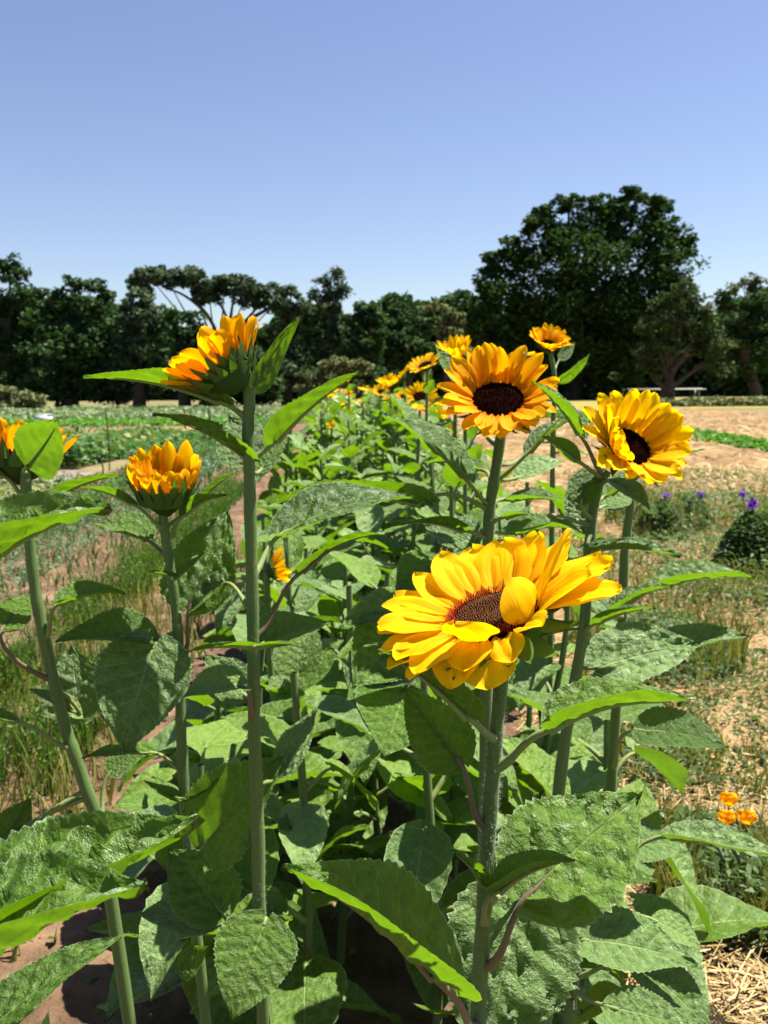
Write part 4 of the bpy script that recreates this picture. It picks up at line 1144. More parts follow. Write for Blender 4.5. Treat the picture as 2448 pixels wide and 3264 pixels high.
Lf('z5', (1345, 480), (1500, 430), (1680, 90), wr=.5, n=(-.5, .5, .5), fold=14, droop=8, dyb=.04, dyt=.08, mat='leaf_low')
Lf('z5', (1360, 300), (1300, 30), (1080, -190), wr=.62, n=(.2, .6, .75), fold=10, droop=10, dyb=.06, dyt=.09, mat='leaf_low')

# ------------------------------------------------------------------ plant at the left edge
D = Plant('sunflower', 'sunflower at the left edge with a bright heart shaped leaf before its head',
          [('z4', (150, 320)), ('z4', (152, 420)), ('z4', (160, 620)), ('z4', (185, 900)), ('z4', (212, 1100)), ('z4', (252, 1320)), ('z4', (315, 1600)), ('z4', (385, 1880)), ('z5', (375, 280)), ('z5', (450, 500)), ('z5', (530, 740))], .95, .0066)
build_head(D, atz('z4', (110, 300), .97), (.0, .95, -.15), .034, ring_petals(12, (1.0, 1.3), (.55, .72), 66, 66, 16), depth=.028, pmat='petal_orange', bracts=24, bl=(.6, 1.0), be=(40, 80), disk='dark', seed=16, bw=.36)
stem_hairs(D, 1500, .0020, .7, 1.1, 8)
D.lowtilt = True
Lf = D.leaf
Lf('z4', (155, 395), (158, 345), (342, 72), wr=.66, n=(-.45, -.50, .75), fold=8, droop=-14, dyb=-.06, dyt=-.11, quilt=.012, lobe=.02, pr=.002)
Lf('z4', (190, 700), (285, 560), (722, 398), wr=.44, n=(-.2, .8, -.15), fold=12, droop=20, dyb=-.02, dyt=.0, quilt=.010)
Lf('z4', (140, 540), (20, 400), (-260, 300), wr=.5, n=(0, 1, .2), fold=24, droop=14)
Lf('z4', (262, 1345), (355, 1150), (738, 1090), wr=.56, n=(.1, 1, .12), fold=20, droop=24, dyb=-.01, dyt=.02)
Lf('z4', (262, 1590), (15, 1290), (175, 1095), wr=.62, n=(.4, .5, .6), fold=12, droop=10, dyb=-.02, dyt=.03, red=True)
Lf('z4', (365, 1720), (480, 1810), (420, 1385), wr=.84, n=(-.1, .3, .95), fold=8, droop=10, dyb=.04, dyt=.07, mat='leaf_low')
Lf('z4', (345, 1680), (455, 1800), (172, 1652), wr=.44, n=(.1, 1, .4), fold=12, droop=10, dyb=.02, dyt=.0, mat='leaf_low')
Lf('z5', (355, 300), (85, 165), (-150, 120), wr=.5, n=(0, 1, .15), fold=14, droop=12, dyb=-.04, dyt=-.06)
Lf('z5', (520, 690), (590, 430), (770, 300), wr=.7, n=(.2, .8, .4), fold=10, droop=10, dyb=.03, dyt=.05)
Lf('z5', (455, 520), (10, 810), (165, 570), wr=.7, n=(.2, .4, .8), fold=10, droop=10, dyb=-.04, dyt=.0)
Lf('z5', (470, 560), (-60, 880), (215, 800), wr=.5, n=(0, 1, .5), fold=10, droop=14, dyb=-.04, dyt=-.03, mat='leaf_low')

# ------------------------------------------------------------------ near plant out of frame at left
E = Plant('sunflower', 'near sunflower left of the frame, only its three big leaves reach in', [('n', (-260, 1500)), ('n', (-230, 2000)), ('n', (-200, 2600)), ('n', (-180, 3300))], .46, .0065)
Lf = E.leaf
Lf('z4', None, (-330, 1130), (650, 572), wr=.80, n=(-.05, 1, .60), fold=24, fold2=34, droop=18, dyb=.0, dyt=.0, quilt=.026, pr=.003)
Lf('z5', None, (-330, 1560), (1062, 668), wr=.80, n=(-.12, 1, .48), fold=12, fold2=42, droop=10, dyb=.02, dyt=.05, quilt=.030, bend=(.78, -22), pr=.003)
Lf('z5', None, (-420, 1650), (782, 1030), wr=.86, n=(-.10, 1, .45), fold=14, fold2=44, droop=16, dyb=-.03, dyt=-.02, quilt=.030, pr=.003)
Lf('z5', None, (-80, 1820), (640, 1300), wr=.5, n=(-.1, 1, .4), fold=10, droop=12, dyb=.06, dyt=.10)

# ------------------------------------------------------------------ mid flowers
def open_petals(n, Lr, Wr, seed, top=30, bot=-5, left=None):
    """cupped upper petals, hanging lower ones"""
    rng = random.Random(seed); out = []
    for lay in range(2):
        for i in range(n):
            phi = 360 * (i + .5 * lay + rng.uniform(-.25, .25)) / n
            k = .5 + .5 * math.sin(R(phi))
            e0 = bot + (top - bot) * k + rng.uniform(-8, 8) - 12 * lay
            out.append((phi, rng.uniform(*Lr) * (.74 + .26 * min(1, 2 * k)), rng.uniform(*Wr), e0 + 14, e0 - 14 + rng.uniform(-14, 14), lay, {'twist': rng.uniform(-20, 20), 'side': rng.uniform(-.12, .12), 'pleat': rng.uniform(.03, .06)}))
    return out
F = Plant('sunflower', 'fully open dark eyed sunflower facing the camera below the big oak', [('n', (1600, 1330)), ('z8', (1468, 160)), ('z8', (1432, 400)), ('z8', (1402, 600)), ('z8', (1390, 900)), ('z8', (1385, 1400)), ('n', (1545, 2500))], 1.12, .0078)
build_head(F, at(1588, 1272, 1.09), (-.06, .70, .70), .0315, open_petals(18, (1.35, 1.7), (.60, .80), 21, 60, 2), depth=.024, pmat='petal_orange', bracts=22, bl=(.9, 1.3), be=(-10, 20), disk='dark', dome=.2, seed=21, stemr=.0078, nr=14, nc=7)
stem_hairs(F, 2500, .0022, .8, 1.12, 9)
F.lowtilt = True
Lf = F.leaf
Lf('z8', (1375, 575), (1245, 405), (752, 38), wr=.62, n=(.15, 1, .42), fold=16, droop=16, dyb=-.02, dyt=.02, quilt=.014, pr=.003)
Lf('z8', (1372, 590), (1000, 572), (95, 566), wr=.32, n=(0, 1, -.02), fold=34, droop=16, dyb=-.04, dyt=-.07, quilt=.010, pr=.003, sag=.03)
Lf('z8', (1455, 425), (1640, 250), (1830, 60), wr=.5, n=(-.4, .8, .4), fold=24, droop=14, dyb=.0, dyt=.02, quilt=.014, pr=.003)
Lf('z8', (1440, 460), (1330, 360), (1010, 330), wr=.46, n=(0, 1, .2), fold=20, droop=20, dyb=.06, dyt=.1)
Lf('z8', (1400, 680), (1500, 640), (1659, 630), wr=.6, n=(0, 1, .3), fold=14, droop=16, dyb=-.03, dyt=-.06)
Lf('z8', (1395, 760), (1240, 720), (770, 715), wr=.52, n=(0, 1, -.05), fold=12, droop=22, dyb=-.02, dyt=-.06)
Lf('z8', (1390, 820), (1300, 800), (1020, 690), wr=.7, n=(.1, .7, .7), fold=10, droop=12, dyb=.04, dyt=.1, mat='leaf_low')
Lf('z8', (1390, 1000), (1100, 900), (850, 1150), wr=.7, n=(0, .8, .5), fold=10, droop=14, dyb=.0, dyt=-.06)
Lf('z8', (1390, 1300), (1000, 1200), (520, 1300), wr=.62, n=(0, 1, .3), fold=14, droop=14, dyb=-.02, dyt=-.1)
Lf('z8', (1388, 1400), (900, 1330), (600, 1640), wr=.85, n=(.1, .6, .75), fold=10, droop=12, dyb=-.06, dyt=-.14, quilt=.020)
Lf('z8', (1388, 1500), (850, 1600), (560, 1720), wr=.7, n=(.0, 1, .3), fold=14, droop=14, dyb=-.1, dyt=-.16, quilt=.012)
Lf('z8', (1388, 1600), (900, 1660), (780, 2050), wr=1.0, n=(.1, .45, .9), fold=8, droop=10, dyb=-.12, dyt=-.2, quilt=.010)

Lf('z2', (525, 1260), (300, 960), (222, 818), wr=.62, n=(.5, .3, .8), fold=26, droop=8, dyb=.06, dyt=.08, quilt=.016)
Lf('n', (1560, 1640), (1628, 1593), (1818, 1605), wr=.72, n=(0, 1, .35), fold=10, droop=18, dyb=.08, dyt=.06)
Lf('n', (1556, 1700), (1640, 1700), (1870, 1690), wr=.62, n=(0, 1, .1), fold=18, droop=20, dyb=.10, dyt=.10)
Lf('n', (1580, 1480), (1690, 1440), (1830, 1330), wr=.55, n=(-.3, .8, .3), fold=24, droop=14, dyb=.12, dyt=.14)
Lf('n', (1575, 1500), (1660, 1520), (1800, 1470), wr=.7, n=(0, .8, .6), fold=14, droop=14, dyb=.16, dyt=.2, mat='leaf_low')
E1 = Plant('sunflower', 'yellow sunflower standing behind the upper right petals of the fully open one', [('n', (1752, 1112)), ('n', (1768, 1210)), ('n', (1764, 1330)), ('n', (1760, 1600)), ('n', (1757, 1900))], 1.95, .0062, group='flowering sunflowers further down the row')
build_head(E1, at(1748, 1098, 1.94), (.10, .72, .66), .0165, ring_petals(13, (1.9, 2.5), (.95, 1.25), 56, 30, 44), depth=.02, pmat='petal_orange', bracts=18, bl=(.7, 1.1), be=(0, 50), disk='small', seed=44, nr=8, nc=5)
E1.leaf('z2', (740, 1010), (762, 962), (888, 852), wr=.56, n=(.5, -.6, .5), fold=12, droop=12, dyb=-.02, dyt=-.04)
E1.leaf('z2', (735, 930), (762, 872), (826, 800), wr=.5, n=(.3, .4, .8), fold=20, droop=6, dyb=.03, dyt=.05)
E1.leaf('z2', (735, 1030), (690, 1000), (600, 1010), wr=.6, n=(0, 1, .3), fold=18, droop=16)
E1.leaf('z2', (732, 1180), (800, 1140), (900, 1100), wr=.6, n=(0, 1, .3), fold=18, droop=16)
E1.leaf('z2', (730, 1250), (680, 1230), (590, 1180), wr=.6, n=(0, 1, .4), fold=18, droop=16)
E1.leaf('z2', (728, 1300), (790, 1270), (880, 1290), wr=.7, n=(0, 1, .5), fold=18, droop=16)
E1.leaf('z2', (728, 1340), (690, 1330), (600, 1350), wr=.7, n=(0, 1, .5), fold=18, droop=16, dyb=.05, dyt=.1)

G = Plant('sunflower', 'cupped dark eyed sunflower on the right turned towards the straw field', [('n', (1935, 1500)), ('n', (1908, 1540)), ('n', (1882, 1700)), ('n', (1862, 1990)), ('n', (1838, 2140)), ('n', (1795, 2400)), ('n', (1770, 2650))], 1.05, .0072)
gp = open_petals(14, (1.75, 2.1), (.95, 1.2), 33, 58, 26)
gp = [p for p in gp if not (150 < p[0] % 360 < 255 and p[5] == 0)]
for phi, L_, W_, e0, e1, tw in [(160, 1.8, 1.1, 66, 48, 10), (178, 1.6, 1.1, 68, 70, -10), (196, 1.3, 1.1, 66, 82, 14), (216, 1.2, 1.1, 60, 88, -12), (236, 1.2, .9, 50, 60, 20), (252, 1.4, .9, 34, -10, -14)]:
    gp.append((phi, L_, W_, e0, e1, 0, {'twist': tw, 'channel': .2}))
build_head(G, at(2006, 1424, 1.03), (.28, .56, .78), .0265, gp, depth=.022, pmat='petal', bracts=20, bl=(1.1, 1.6), be=(0, 45), disk='dark', dome=.15, seed=33, stemr=.0072, nr=14, nc=7)
stem_hairs(G, 2500, .0022, .6, 1.08, 10)
Lf = G.leaf
Lf('zc', (690, 1420), (545, 1060), (120, 595), wr=.52, n=(.3, .9, .35), fold=30, droop=14, dyb=-.02, dyt=.0, quilt=.016, pr=.003)
Lf('zc', (700, 1450), (520, 1290), (215, 1080), wr=.80, n=(-.2, .6, -.3), fold=10, droop=12, dyb=-.03, dyt=-.01, quilt=.014)
Lf('zc', (620, 1800), (560, 1650), (620, 1330), wr=.75, n=(-.1, .3, .9), fold=12, droop=8, dyb=-.02, dyt=.01)
Lf('zc', (735, 1660), (830, 1580), (1650, 1195), wr=.34, n=(-.3, 1, .2), fold=24, droop=12, dyb=.02, dyt=.06, quilt=.010)
Lf('zc', (745, 1500), (850, 1480), (1170, 1740), wr=.62, n=(.2, .6, .6), fold=10, droop=20, dyb=-.02, dyt=-.06, quilt=.008)
Lf('zc', (650, 1840), (750, 1700), (1000, 1600), wr=.7, n=(-.2, .6, .7), fold=12, droop=10, dyb=.05, dyt=.09, mat='leaf_low')
Lf('zf', (60, 450), (90, 560), (890, 620), wr=.46, n=(.05, 1, .35), fold=16, droop=16, dyb=-.02, dyt=-.05, quilt=.022)
Lf('zc', (630, 1880), (600, 1900), (425, 1555), wr=.62, n=(-.2, .3, .9), fold=12, droop=8, dyb=.05, dyt=.08, mat='leaf_low')
Lf('zc', (625, 1900), (300, 1800), (560, 1930), wr=.6, n=(0, 1, -.05), fold=14, droop=14, dyb=-.03, dyt=-.05)
Lf('z3', (1300, 700), (1330, 640), (1640, 560), wr=.5, n=(0, 1, .1), fold=20, droop=14, dyb=-.02, dyt=-.05)

J = Plant('sunflower', 'stem with folded leaves just right of the cupped flower, its own flower hidden', [('zf', (450, 130)), ('zf', (420, 330)), ('zf', (390, 600)), ('zf', (370, 1250)), ('n', (1965, 2250)), ('n', (1950, 2480))], 1.25, .0072)
J.lowtilt = True
Lf = J.leaf
Lf('zf', (440, 300), (560, 160), (690, 250), wr=.9, n=(.3, .4, .8), fold=14, droop=10, dyb=.0, dyt=.0)
Lf('zf', (375, 1050), (690, 900), (1545, 812), wr=.42, n=(0, 1, .12), fold=34, droop=18, dyb=-.02, dyt=-.03, quilt=.014, pr=.003)
Lf('zf', (370, 1150), (300, 1090), (815, 880), wr=.44, n=(-.1, 1, .10), fold=34, droop=18, dyb=-.12, dyt=-.14, quilt=.012, pr=.003)
Lf('zf', (372, 1300), (700, 1480), (1490, 1330), wr=.46, n=(0, 1, .35), fold=22, droop=18, dyb=-.05, dyt=-.05, quilt=.016, mat='leaf_low')
Lf('zf', (400, 1380), (160, 1600), (1065, 1390), wr=.62, n=(-.15, .75, .62), fold=12, droop=10, dyb=-.18, dyt=-.16, quilt=.024, mat='leaf_low')
Lf('z7', (600, 800), (780, 575), (1262, 670), wr=.66, n=(.0, 1, .5), fold=8, droop=20, dyb=-.1, dyt=-.14, quilt=.010)

K = Plant('sunflower', 'low leafy sunflower at the lower right with broad pale leaves and no flower', [('z7', (560, 1330)), ('z7', (505, 1420)), ('z7', (440, 1700)), ('z7', (400, 1900)), ('z7', (385, 2080)), ('z7', (375, 2212))], .95, .0072)
Lf = K.leaf
Lf('z7', (290, 1850), (470, 1745), (1095, 1885), wr=.72, n=(.05, 1, .62), fold=8, droop=16, dyb=-.05, dyt=-.08, quilt=.018, mat='leaf_low', lobe=.2)
Lf('z7', (440, 1650), (860, 1640), (1120, 1790), wr=.8, n=(.1, 1, .6), fold=8, droop=14, dyb=.02, dyt=.0, mat='leaf_low')
Lf('z7', (520, 1400), (600, 1430), (880, 1420), wr=.7, n=(0, 1, .3), fold=10, droop=18, dyb=-.02, dyt=-.04)
Lf('z7', (545, 1360), (640, 1330), (850, 1340), wr=.8, n=(-.1, .8, .6), fold=14, droop=10, dyb=.05, dyt=.08, mat='leaf_low')
Lf('z7', (420, 1780), (540, 1840), (720, 2070), wr=.6, n=(.3, .9, .1), fold=12, droop=14, dyb=-.03, dyt=-.04)
Lf('z7', (395, 1950), (780, 1900), (1190, 2280), wr=.7, n=(.1, .9, .6), fold=10, droop=14, dyb=-.05, dyt=-.1, mat='leaf_low', lobe=.2)
Lf('z7', (390, 2000), (640, 2130), (1080, 2250), wr=.7, n=(0, 1, .6), fold=8, droop=12, dyb=-.12, dyt=-.15, mat='leaf_low', lobe=.2)
Lf('z7', (385, 2080), (440, 2150), (710, 2040), wr=.7, n=(-.1, .9, .4), fold=10, droop=10, dyb=-.06, dyt=-.1)
Lf('z7', (520, 1420), (940, 1170), (1640, 1320), wr=.40, n=(.25, .8, .35), fold=24, droop=12, dyb=.0, dyt=-.05, quilt=.014, mat='leaf_low')
Lf('z7', (540, 1380), (700, 1230), (1010, 1200), wr=.8, n=(0, .9, .7), fold=8, droop=12, dyb=.1, dyt=.12, mat='leaf_low')
Lf('z7', (410, 1850), (330, 1850), (120, 1650), wr=.6, n=(.2, .7, .5), fold=10, droop=10, dyb=.05, dyt=.08)
#PART4
# ------------------------------------------------------------------ the rest of the row
def row_leaf_mesh(seed, mat, lo=False):
    rng = random.Random(seed)
    m = Mesh()
    pl = rng.uniform(.35, .6); el = R(rng.uniform(25, 55))
    B_ = Vector((0, pl * math.cos(el), pl * math.sin(el)))
    bend = R(rng.uniform(-25, 50))
    v, f, uv = blade_grid(rng.uniform(.58, .85), rng.uniform(8, 32), None, rng.uniform(8, 26), rng.uniform(.08, .2), .02, .03, .03, rng.uniform(-20, 15), None, rng.uniform(-15, 15), seed, 19, 9)
    ca, sa = math.cos(-bend), math.sin(-bend)
    V = np.column_stack([v[:, 0], v[:, 1] * ca - v[:, 2] * sa, v[:, 1] * sa + v[:, 2] * ca]) + np.array(B_)
    m.add(V, f, uv, 0)
    axd = Vector((0, ca, sa))
    path = bezier(Vector((0, 0, 0)), Vector((0, pl * .4, pl * .35)), B_ - axd * pl * .25, B_ + axd * .05, 6)
    m.add(*tube(path, [.034 - .003 * i for i in range(7)], 6), mi=1)
    return m.mesh('leaf', [mat, M['petiole']])
ROWL = [row_leaf_mesh(200 + i, M['leaf_row'] if i % 3 else M['leaf_low']) for i in range(14)]
PETV = {}
def row_petals(kind):
    if kind not in PETV:
        out = []
        for i in range(8):
            rng = random.Random(i)
            e = {'open': (34, 4), 'cup': (62, 48)}[kind]
            v, f, uv = petal_grid(.42, 0, .62, .24, e[0] + rng.uniform(-10, 10), e[1] + rng.uniform(-16, 16), seed=i, twist=rng.uniform(-20, 20), side=rng.uniform(-.1, .1), nr=6, nc=4)
            out.append(np_mesh('petal', v, f, M['petal_orange' if i % 2 else 'petal'], uv))
        PETV[kind] = out
    return PETV[kind]
_v, _f, _u = lathe([(.02, -.34), (.10, -.33), (.30, -.22), (.42, -.05), (.40, .0), (.01, .0)], 14, .02)
_hm = Mesh().add(_v, _f)
for i in range(14):
    v, f, uv = petal_grid(.38, -.12, .42, .16, 20, 45, 'b', nr=4, nc=3, seed=i)
    a = 2 * math.pi * i / 14; ca, sa = math.cos(a), math.sin(a)
    _hm.add(np.column_stack([v[:, 0] * ca - v[:, 1] * sa, v[:, 0] * sa + v[:, 1] * ca, v[:, 2]]), f, np.full((len(v), 2), .3 + .05 * (i % 5)))
ROWHEAD = _hm.mesh('flower_head', M['bract'])
_v, _f, _u = lathe([(.40, .005), (.34, .06), (.22, .09), (.10, .06), (.005, .05)], 14, .04)
ROWDISK = Mesh().add(_v, _f).mesh('disk', M['disk_dark'])

def bg_plant(top, seed, label, group=None, head=None, n=None, size=.06, lean=None, nleaf=None, lsize=.13, name='sunflower', lmin=.25, solid=False):
    rng = random.Random(seed)
    h = top.z
    base = Vector((top.x + rng.uniform(-.04, .04) * h, top.y + rng.uniform(-.05, .05) * h, 0))
    o = empty(name, base)
    WM[o.name] = Matrix.Translation(base)
    tag(o, label, 'sunflower', group)
    path = smooth_path([base, base.lerp(top, .35) + Vector((rng.uniform(-.02, .02), 0, 0)), base.lerp(top, .7) + Vector((rng.uniform(-.02, .02), 0, 0)), top], 4)
    m = Mesh().add(*tube([p - base for p in path], [.0085 - .003 * i / len(path) for i in range(len(path))], 8))
    st = link('stem', m.mesh('stem', M['stem']), o)
    nl = nleaf or max(7, int(h * 14))
    a0 = rng.uniform(0, 360)
    fm = Mesh()
    for i in range(nl):
        t = lmin + (.97 - lmin) * (i + .3) / nl
        j = t * (len(path) - 1); k = int(j)
        p = path[k].lerp(path[min(k + 1, len(path) - 1)], j - k)
        s = lsize * (1.12 - .55 * t) * rng.uniform(.8, 1.2)
        mat = Matrix.Translation(p) @ Matrix.Rotation(R(a0 + i * 137.5 + rng.uniform(-20, 20)), 4, 'Z') @ Matrix.Rotation(R(rng.uniform(-16, 22) + (14 if t > .8 else 0)), 4, 'X') @ Matrix.Scale(s, 4)
        if solid:
            me = ROWL[rng.randrange(len(ROWL))]
            # far plants: the leaves are joined into one mesh part
            vv = np.empty(len(me.vertices) * 3, np.float32); me.vertices.foreach_get('co', vv)
            vv = np.c_[vv.reshape(-1, 3), np.ones(len(me.vertices))] @ np.array(Matrix.Translation(-base) @ mat).T
            ff = np.empty(len(me.polygons) * 4, np.int32); me.loops.foreach_get('vertex_index', ff)
            fm.add(vv[:, :3], ff.reshape(-1, 4))
        else:
            lf = link('leaf', ROWL[rng.randrange(len(ROWL))])
            put(lf, o, mat)
    if solid:
        fo = link('foliage', fm.mesh('foliage', M['leaf_row']), o)
        fo['kind'] = 'stuff'
    if head:
        H = head_frame(top, n or (rng.uniform(-.4, .3), .7, rng.uniform(-.2, .7))) @ Matrix.Scale(size, 4)
        hd = link('flower_head', ROWHEAD); put(hd, o, H @ Matrix.Translation((0, 0, .3)))
        dk = link('disk', ROWDISK); put(dk, hd, WM[hd.name])
        pm = row_petals(head)
        if solid:
            jm = Mesh()
            for i in range(22):
                me = pm[rng.randrange(len(pm))]
                vv = np.empty(len(me.vertices) * 3, np.float32); me.vertices.foreach_get('co', vv)
                vv = np.c_[vv.reshape(-1, 3), np.ones(len(me.vertices))] @ np.array(Matrix.Rotation(R(360 * i / 22), 4, 'Z')).T
                ff = np.empty(len(me.polygons) * 4, np.int32); me.loops.foreach_get('vertex_index', ff)
                uu = np.full((len(vv), 2), .6)
                jm.add(vv[:, :3], ff.reshape(-1, 4), uu)
            pt = link('petals', jm.mesh('petals', M['petal'])); put(pt, hd, WM[hd.name]); pt['kind'] = 'stuff'
            return o
        for lay in range(2):
            for i in range(13):
                pt = link('petal', pm[rng.randrange(len(pm))])
                put(pt, hd, WM[hd.name] @ Matrix.Rotation(R(360 * (i + .5 * lay) / 13 + rng.uniform(-6, 6)), 4, 'Z') @ Matrix.Translation((0, 0, -.02 * lay)) @ Matrix.Scale(rng.uniform(.85, 1.12), 4))
    return o

for i, (px, py, Y, nn, sz, kind, lab) in enumerate([
(1453, 1115, 3.0, (-.1, .8, .5), .052, 'cup', 'yellow sunflower just left of and behind the fully open one'),
        (1362, 1162, 3.6, (-.35, .7, .45), .052, 'open', 'sunflower with a leaf over it, second left of the fully open one'),
        (1288, 1200, 4.5, (-.7, .7, .1), .052, 'open', 'sunflower seen edge on, third left of the fully open one'),
        (1243, 1216, 5.0, (-.2, .8, .35), .052, 'cup', 'leftmost of the large yellow heads in the row'),
        (1340, 1258, 3.8, (.0, .35, .93), .050, 'open', 'small dark eyed sunflower facing the camera in the row'),
        (1215, 1246, 6.5, (-.1, .6, .7), .045, 'open', 'small yellow sunflower below the leftmost large heads'),
        (1240, 1276, 7.0, (.1, .6, .7), .04, 'open', 'small yellow sunflower low in the row, left of the dark eyed small one'),
        (1283, 1262, 6.8, (.1, .6, .7), .038, 'open', 'small yellow sunflower directly left of the dark eyed small one'),
        (1110, 1256, 9.0, (.2, .6, .5), .04, 'cup', 'tiny far sunflower under the raised leaf tip'),
        (1111, 1206, 8.0, (-.2, .6, .5), .04, 'cup', 'tiny far sunflower touching the raised leaf tip'),
        (1405, 1320, 4.2, (.2, .7, .5), .036, 'cup', 'small sunflower half hidden left of the fully open stem'),
        (1388, 1280, 4.6, (.1, .7, .5), .032, 'cup', 'small sunflower right of the dark eyed small one'),
        (1057, 1356, 5.0, (-.1, .8, .5), .025, 'cup', 'little yellow bud at the left edge of the row'),
        (1418, 1362, 4.0, (.3, .6, .4), .028, 'cup', 'small yellow bud beside the stem of the fully open sunflower')]):
    sz *= 1.45
    bg_plant(at(px, py + (.45 if kind == 'cup' else .3) * sz * FPX / Y, Y), 300 + i, lab, 'flowering sunflowers further down the row', kind, nn, sz, lsize=.15 if Y < 3.5 else .13, lmin=.3)
bg_plant(at(850, 1822, 1.7), 330, 'orange sunflower in profile hidden behind the tall left stem', 'flowering sunflowers further down the row', 'cup', (.93, .3, -.2), .05, nleaf=7, lsize=.11)
rr_ = random.Random(77)
line_n = {}
ORD = ('nearest', 'second', 'third', 'fourth', 'fifth', 'sixth', 'seventh', 'eighth', 'ninth')
LINE = {-.26: 'front left', -.08: 'front middle left', .12: 'front middle right', .34: 'front right', -.29: 'leftmost', -.16: 'second', -.02: 'middle', .2: 'fourth', .4: 'rightmost', -.14: 'back left', .1: 'back middle'}
y = 1.28
k = 0
while y < 24:
    near = y < 3.2
    for off in ((-.26, -.08, .12, .34) if y < 1.7 else (-.29, -.16, -.02, .2, .40) if y < 5 else (-.29, -.14, .1, .34)):
        if y > 10 and off == .1: continue
        yy = y + rr_.uniform(-.1, .1)
        x = rowx(off, yy) + rr_.uniform(-.07, .07)
        hgt = rr_.uniform(.58, .88) if yy < 2 else rr_.uniform(.6, .95) if yy < 4 else rr_.uniform(.8, 1.08)
        if off < 0: hgt -= .05
        if off < -.2 and yy < 2: hgt = rr_.uniform(.35, .6)
        if off > .1 and yy > 2 and yy < 4: hgt = rr_.uniform(.86, 1.05)
        if off > .3 and yy < 4: hgt = rr_.uniform(.80, 1.02) if yy > 1.65 else rr_.uniform(.42, .6)
        far = yy > 8
        hd = 'open' if (far and rr_.random() < .75) else None
        if far: lab, grp = 'far plant in the dense green end of the sunflower row', 'far plants of the sunflower row'
        elif line_n.get(off0 := round(off, 2), 0) < 9:
            c_ = line_n[off0] = line_n.get(off0, 0) + 1
            lab, grp = 'leafy flowerless plant, %s from the camera in the %s line of the row' % (ORD[c_ - 1], LINE[off0]), 'leafy plants of the sunflower row'
        else: lab, grp = 'leafy green plant without an open flower in the crowded sunflower row', 'leafy plants of the sunflower row'
        if hd: lab, grp = 'far plant with a small yellow head at the end of the sunflower row', 'far flowering plants of the row'
        bg_plant(Vector((x, yy, hgt + (.06 if hd else 0))), 400 + k, lab, grp, hd, (rr_.uniform(-.4, .2), .7, rr_.uniform(.1, .7)), .055,
                 lsize=rr_.uniform(.17, .23) if near else rr_.uniform(.16, .21), lmin=.10 if near else .35, solid=far, nleaf=(12 if near else 15) if not far else 13)
        k += 1
    y += .27 if y < 3.2 else (.36 if y < 9 else .6)

# ------------------------------------------------------------------ orange poppies and purple flowers
def poppy(px, py, Y, rad, lab, seed):
    rng = random.Random(seed)
    t = at(px, py, Y)
    b = Vector((t.x + rng.uniform(-.02, .02), Y + rng.uniform(-.02, .02), 0))
    o = empty('poppy', b); WM[o.name] = Matrix.Translation(b)
    tag(o, lab, 'poppy', 'orange poppies in the straw')
    put(link('stem', Mesh().add(*tube([b, b.lerp(t, .5) + Vector((.008, 0, 0)), t], [.0018, .0016, .0022], 6)).mesh('stem', M['petiole'])), o, Matrix.Identity(4))
    for i in range(4):
        v, f, uv = petal_grid(.001, 0, rad * 1.25, rad * 1.5, 30, 70 + rng.uniform(-8, 8), channel=.25, pleat=.03, seed=seed + i, nr=7, nc=7)
        put(link('petal', np_mesh('petal', v, f, M['poppy'], uv)), o, Matrix.Translation(t) @ Matrix.Rotation(R(rng.uniform(-15, 15)), 4, 'X') @ Matrix.Rotation(R(90 * i + 20), 4, 'Z'))
    pts = np.array([b + Vector((rng.gauss(0, .03), rng.gauss(0, .03), rng.uniform(.01, .08))) for _ in range(120)])
    fo = link('foliage', Mesh().add(*scatter_leaves(pts, .02, .3, .1, seed)).mesh('foliage', M['weed'], False)); put(fo, o, Matrix.Identity(4)); fo['kind'] = 'stuff'
poppy(2323, 2570, 2.08, .030, 'uppermost of the three orange poppies at the right', 1)
poppy(2314, 2628, 2.02, .030, 'lower left of the three orange poppies at the right', 2)
poppy(2377, 2628, 2.04, .031, 'lower right of the three orange poppies at the right', 3)

def purple_plant(x, Y, h, w, flowers, lab, seed, n=2500):
    rng = np.random.default_rng(seed)
    b = Vector((x, Y, 0)); o = empty('purple_flower_plant', b); WM[o.name] = Matrix.Translation(b)
    tag(o, lab, 'flower plant', 'purple flower plants')
    a = rng.random(n) * 6.283; r = np.sqrt(rng.random(n)); zz = rng.random(n) ** .8
    p = np.column_stack([x + w * r * np.cos(a) * (1.1 - .5 * zz), Y + w * r * np.sin(a) * (1.1 - .5 * zz), zz * h * (1 - .35 * r ** 2)])
    fo = link('foliage', Mesh().add(*scatter_leaves(p, .05, .4, .2, seed)).mesh('foliage', M['weed'], False)); put(fo, o, Matrix.Identity(4)); fo['kind'] = 'stuff'
    sm = Mesh()
    for (fx, fy, fr) in flowers:
        t = at(fx, fy, Y)
        sm.add(*tube([b.lerp(t, .1), b.lerp(t, .6), t], [.006, .005, .003], 5))
        q = np.array(t) + rng.normal(0, fr * .45, (60, 3))
        fl = link('flower', Mesh().add(*scatter_leaves(q, fr * .8, .7, .3, seed)).mesh('flower', M['purple'], False)); put(fl, o, Matrix.Identity(4))
    put(link('stem', sm.mesh('stem', M['stem'])), o, Matrix.Identity(4))
c1 = ground(2400, 1830)
purple_plant(c1.x, c1.y, .40, .26, [(2398, 1607, .035), (2368, 1577, .022), (2371, 1733, .02), (2338, 1723, .018)], 'dark bushy plant with purple flowers by the right edge', 501, 5000)
c2 = ground(2200, 1690)
purple_plant(c2.x, c2.y, .28, .22, [(2232, 1579, .028)], 'low weed with one purple flower left of the bushy purple plant', 502, 1200)
c3 = ground(2100, 1720)
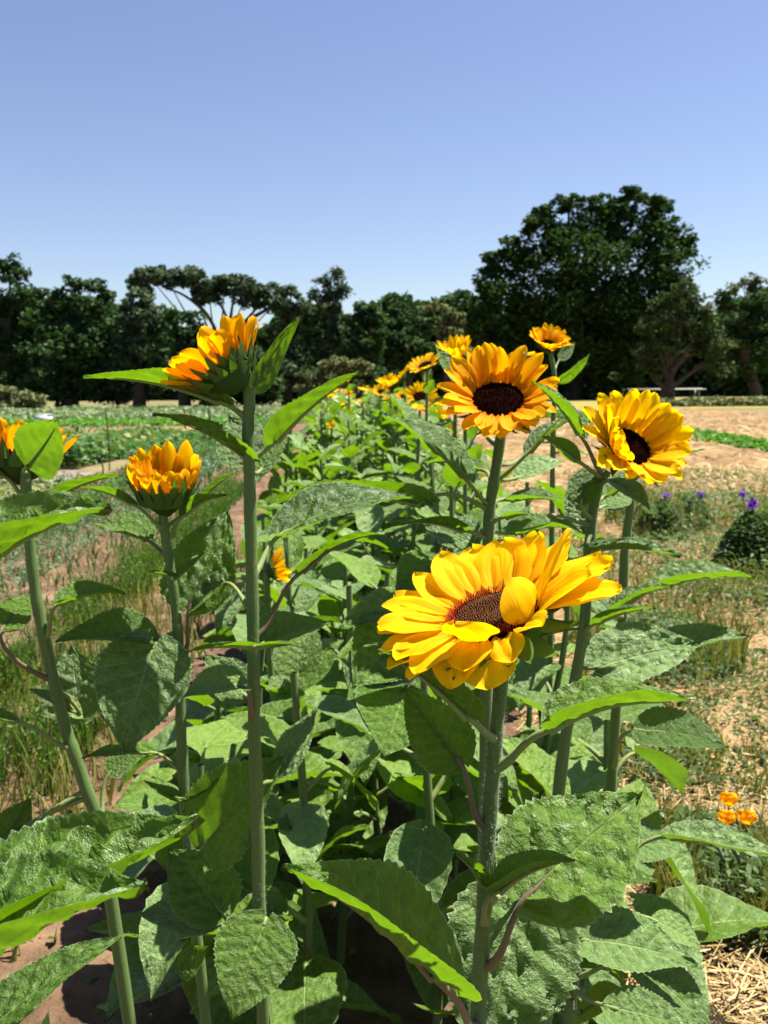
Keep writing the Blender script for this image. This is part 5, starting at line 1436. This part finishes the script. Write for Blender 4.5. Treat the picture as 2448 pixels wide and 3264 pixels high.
purple_plant(c3.x, c3.y, .30, .22, [(2123, 1581, .026), (2120, 1664, .02)], 'low weed with two purple flowers next to the cupped sunflower', 503, 1500)

# ------------------------------------------------------------------ insects on the petals
def insect(p, up, s, lab, nm):
    Z = up.normalized(); X = (CR - Z * CR.dot(Z)).normalized(); Y_ = Z.cross(X)
    m = Matrix(((X.x, Y_.x, Z.x, p.x), (X.y, Y_.y, Z.y, p.y), (X.z, Y_.z, Z.z, p.z), (0, 0, 0, 1)))
    o = empty(nm, p); WM[o.name] = Matrix.Translation(p); tag(o, lab, 'insect')
    b = Mesh().add(*tube([(-s, 0, s * .3), (-s * .7, 0, s * .3), (-s * .2, 0, s * .35), (0, 0, s * .3), (s * .3, 0, s * .38), (s * .55, 0, s * .3), (s * .7, 0, s * .3), (s * .95, 0, s * .28)], [s * .02, s * .2, s * .28, s * .16, s * .27, s * .12, s * .18, s * .03], 8))
    put(link('body', b.mesh('body', M['insect'])), o, m)
    for sg in (-1, 1):
        v = np.array([(s * .3, sg * s * .1, s * .5), (-s * .2, sg * s * .75, s * .55), (-s * .8, sg * s * .7, s * .5), (-s * .4, sg * s * .15, s * .5)])
        put(link('wing', np_mesh('wing', v, [(0, 1, 2, 3)], M['wing'], np.full((4, 2), .5))), o, m)
bpy.context.view_layer.update()
_dg = bpy.context.evaluated_depsgraph_get()
for (px, py, s_, lab, nm) in [(1680, 1135, .0075, 'small bee on the upper petal of the fully open sunflower', 'bee'),
                              (1597, 1722, .0030, 'tiny dark fly on a back petal of the large front sunflower', 'fly'),
                              (1432, 2135, .0026, 'tiny dark beetle on a lower petal of the large front sunflower', 'beetle')]:
    hit = None
    for dx, dy in ((0, 0), (-14, 14), (14, 14), (-28, 28), (0, 30), (-50, 40), (20, -20), (-20, -20), (0, -40), (30, -50)):
        h = scene.ray_cast(_dg, CAMLOC, ray(px + dx, py + dy).normalized())
        if h[0] and h[4].name.startswith('petal'):
            hit = h; break
    if hit:
        nn = hit[2] if hit[2].dot(CAMLOC - hit[1]) > 0 else -hit[2]
        insect(hit[1].copy(), nn.copy(), s_, lab, nm)
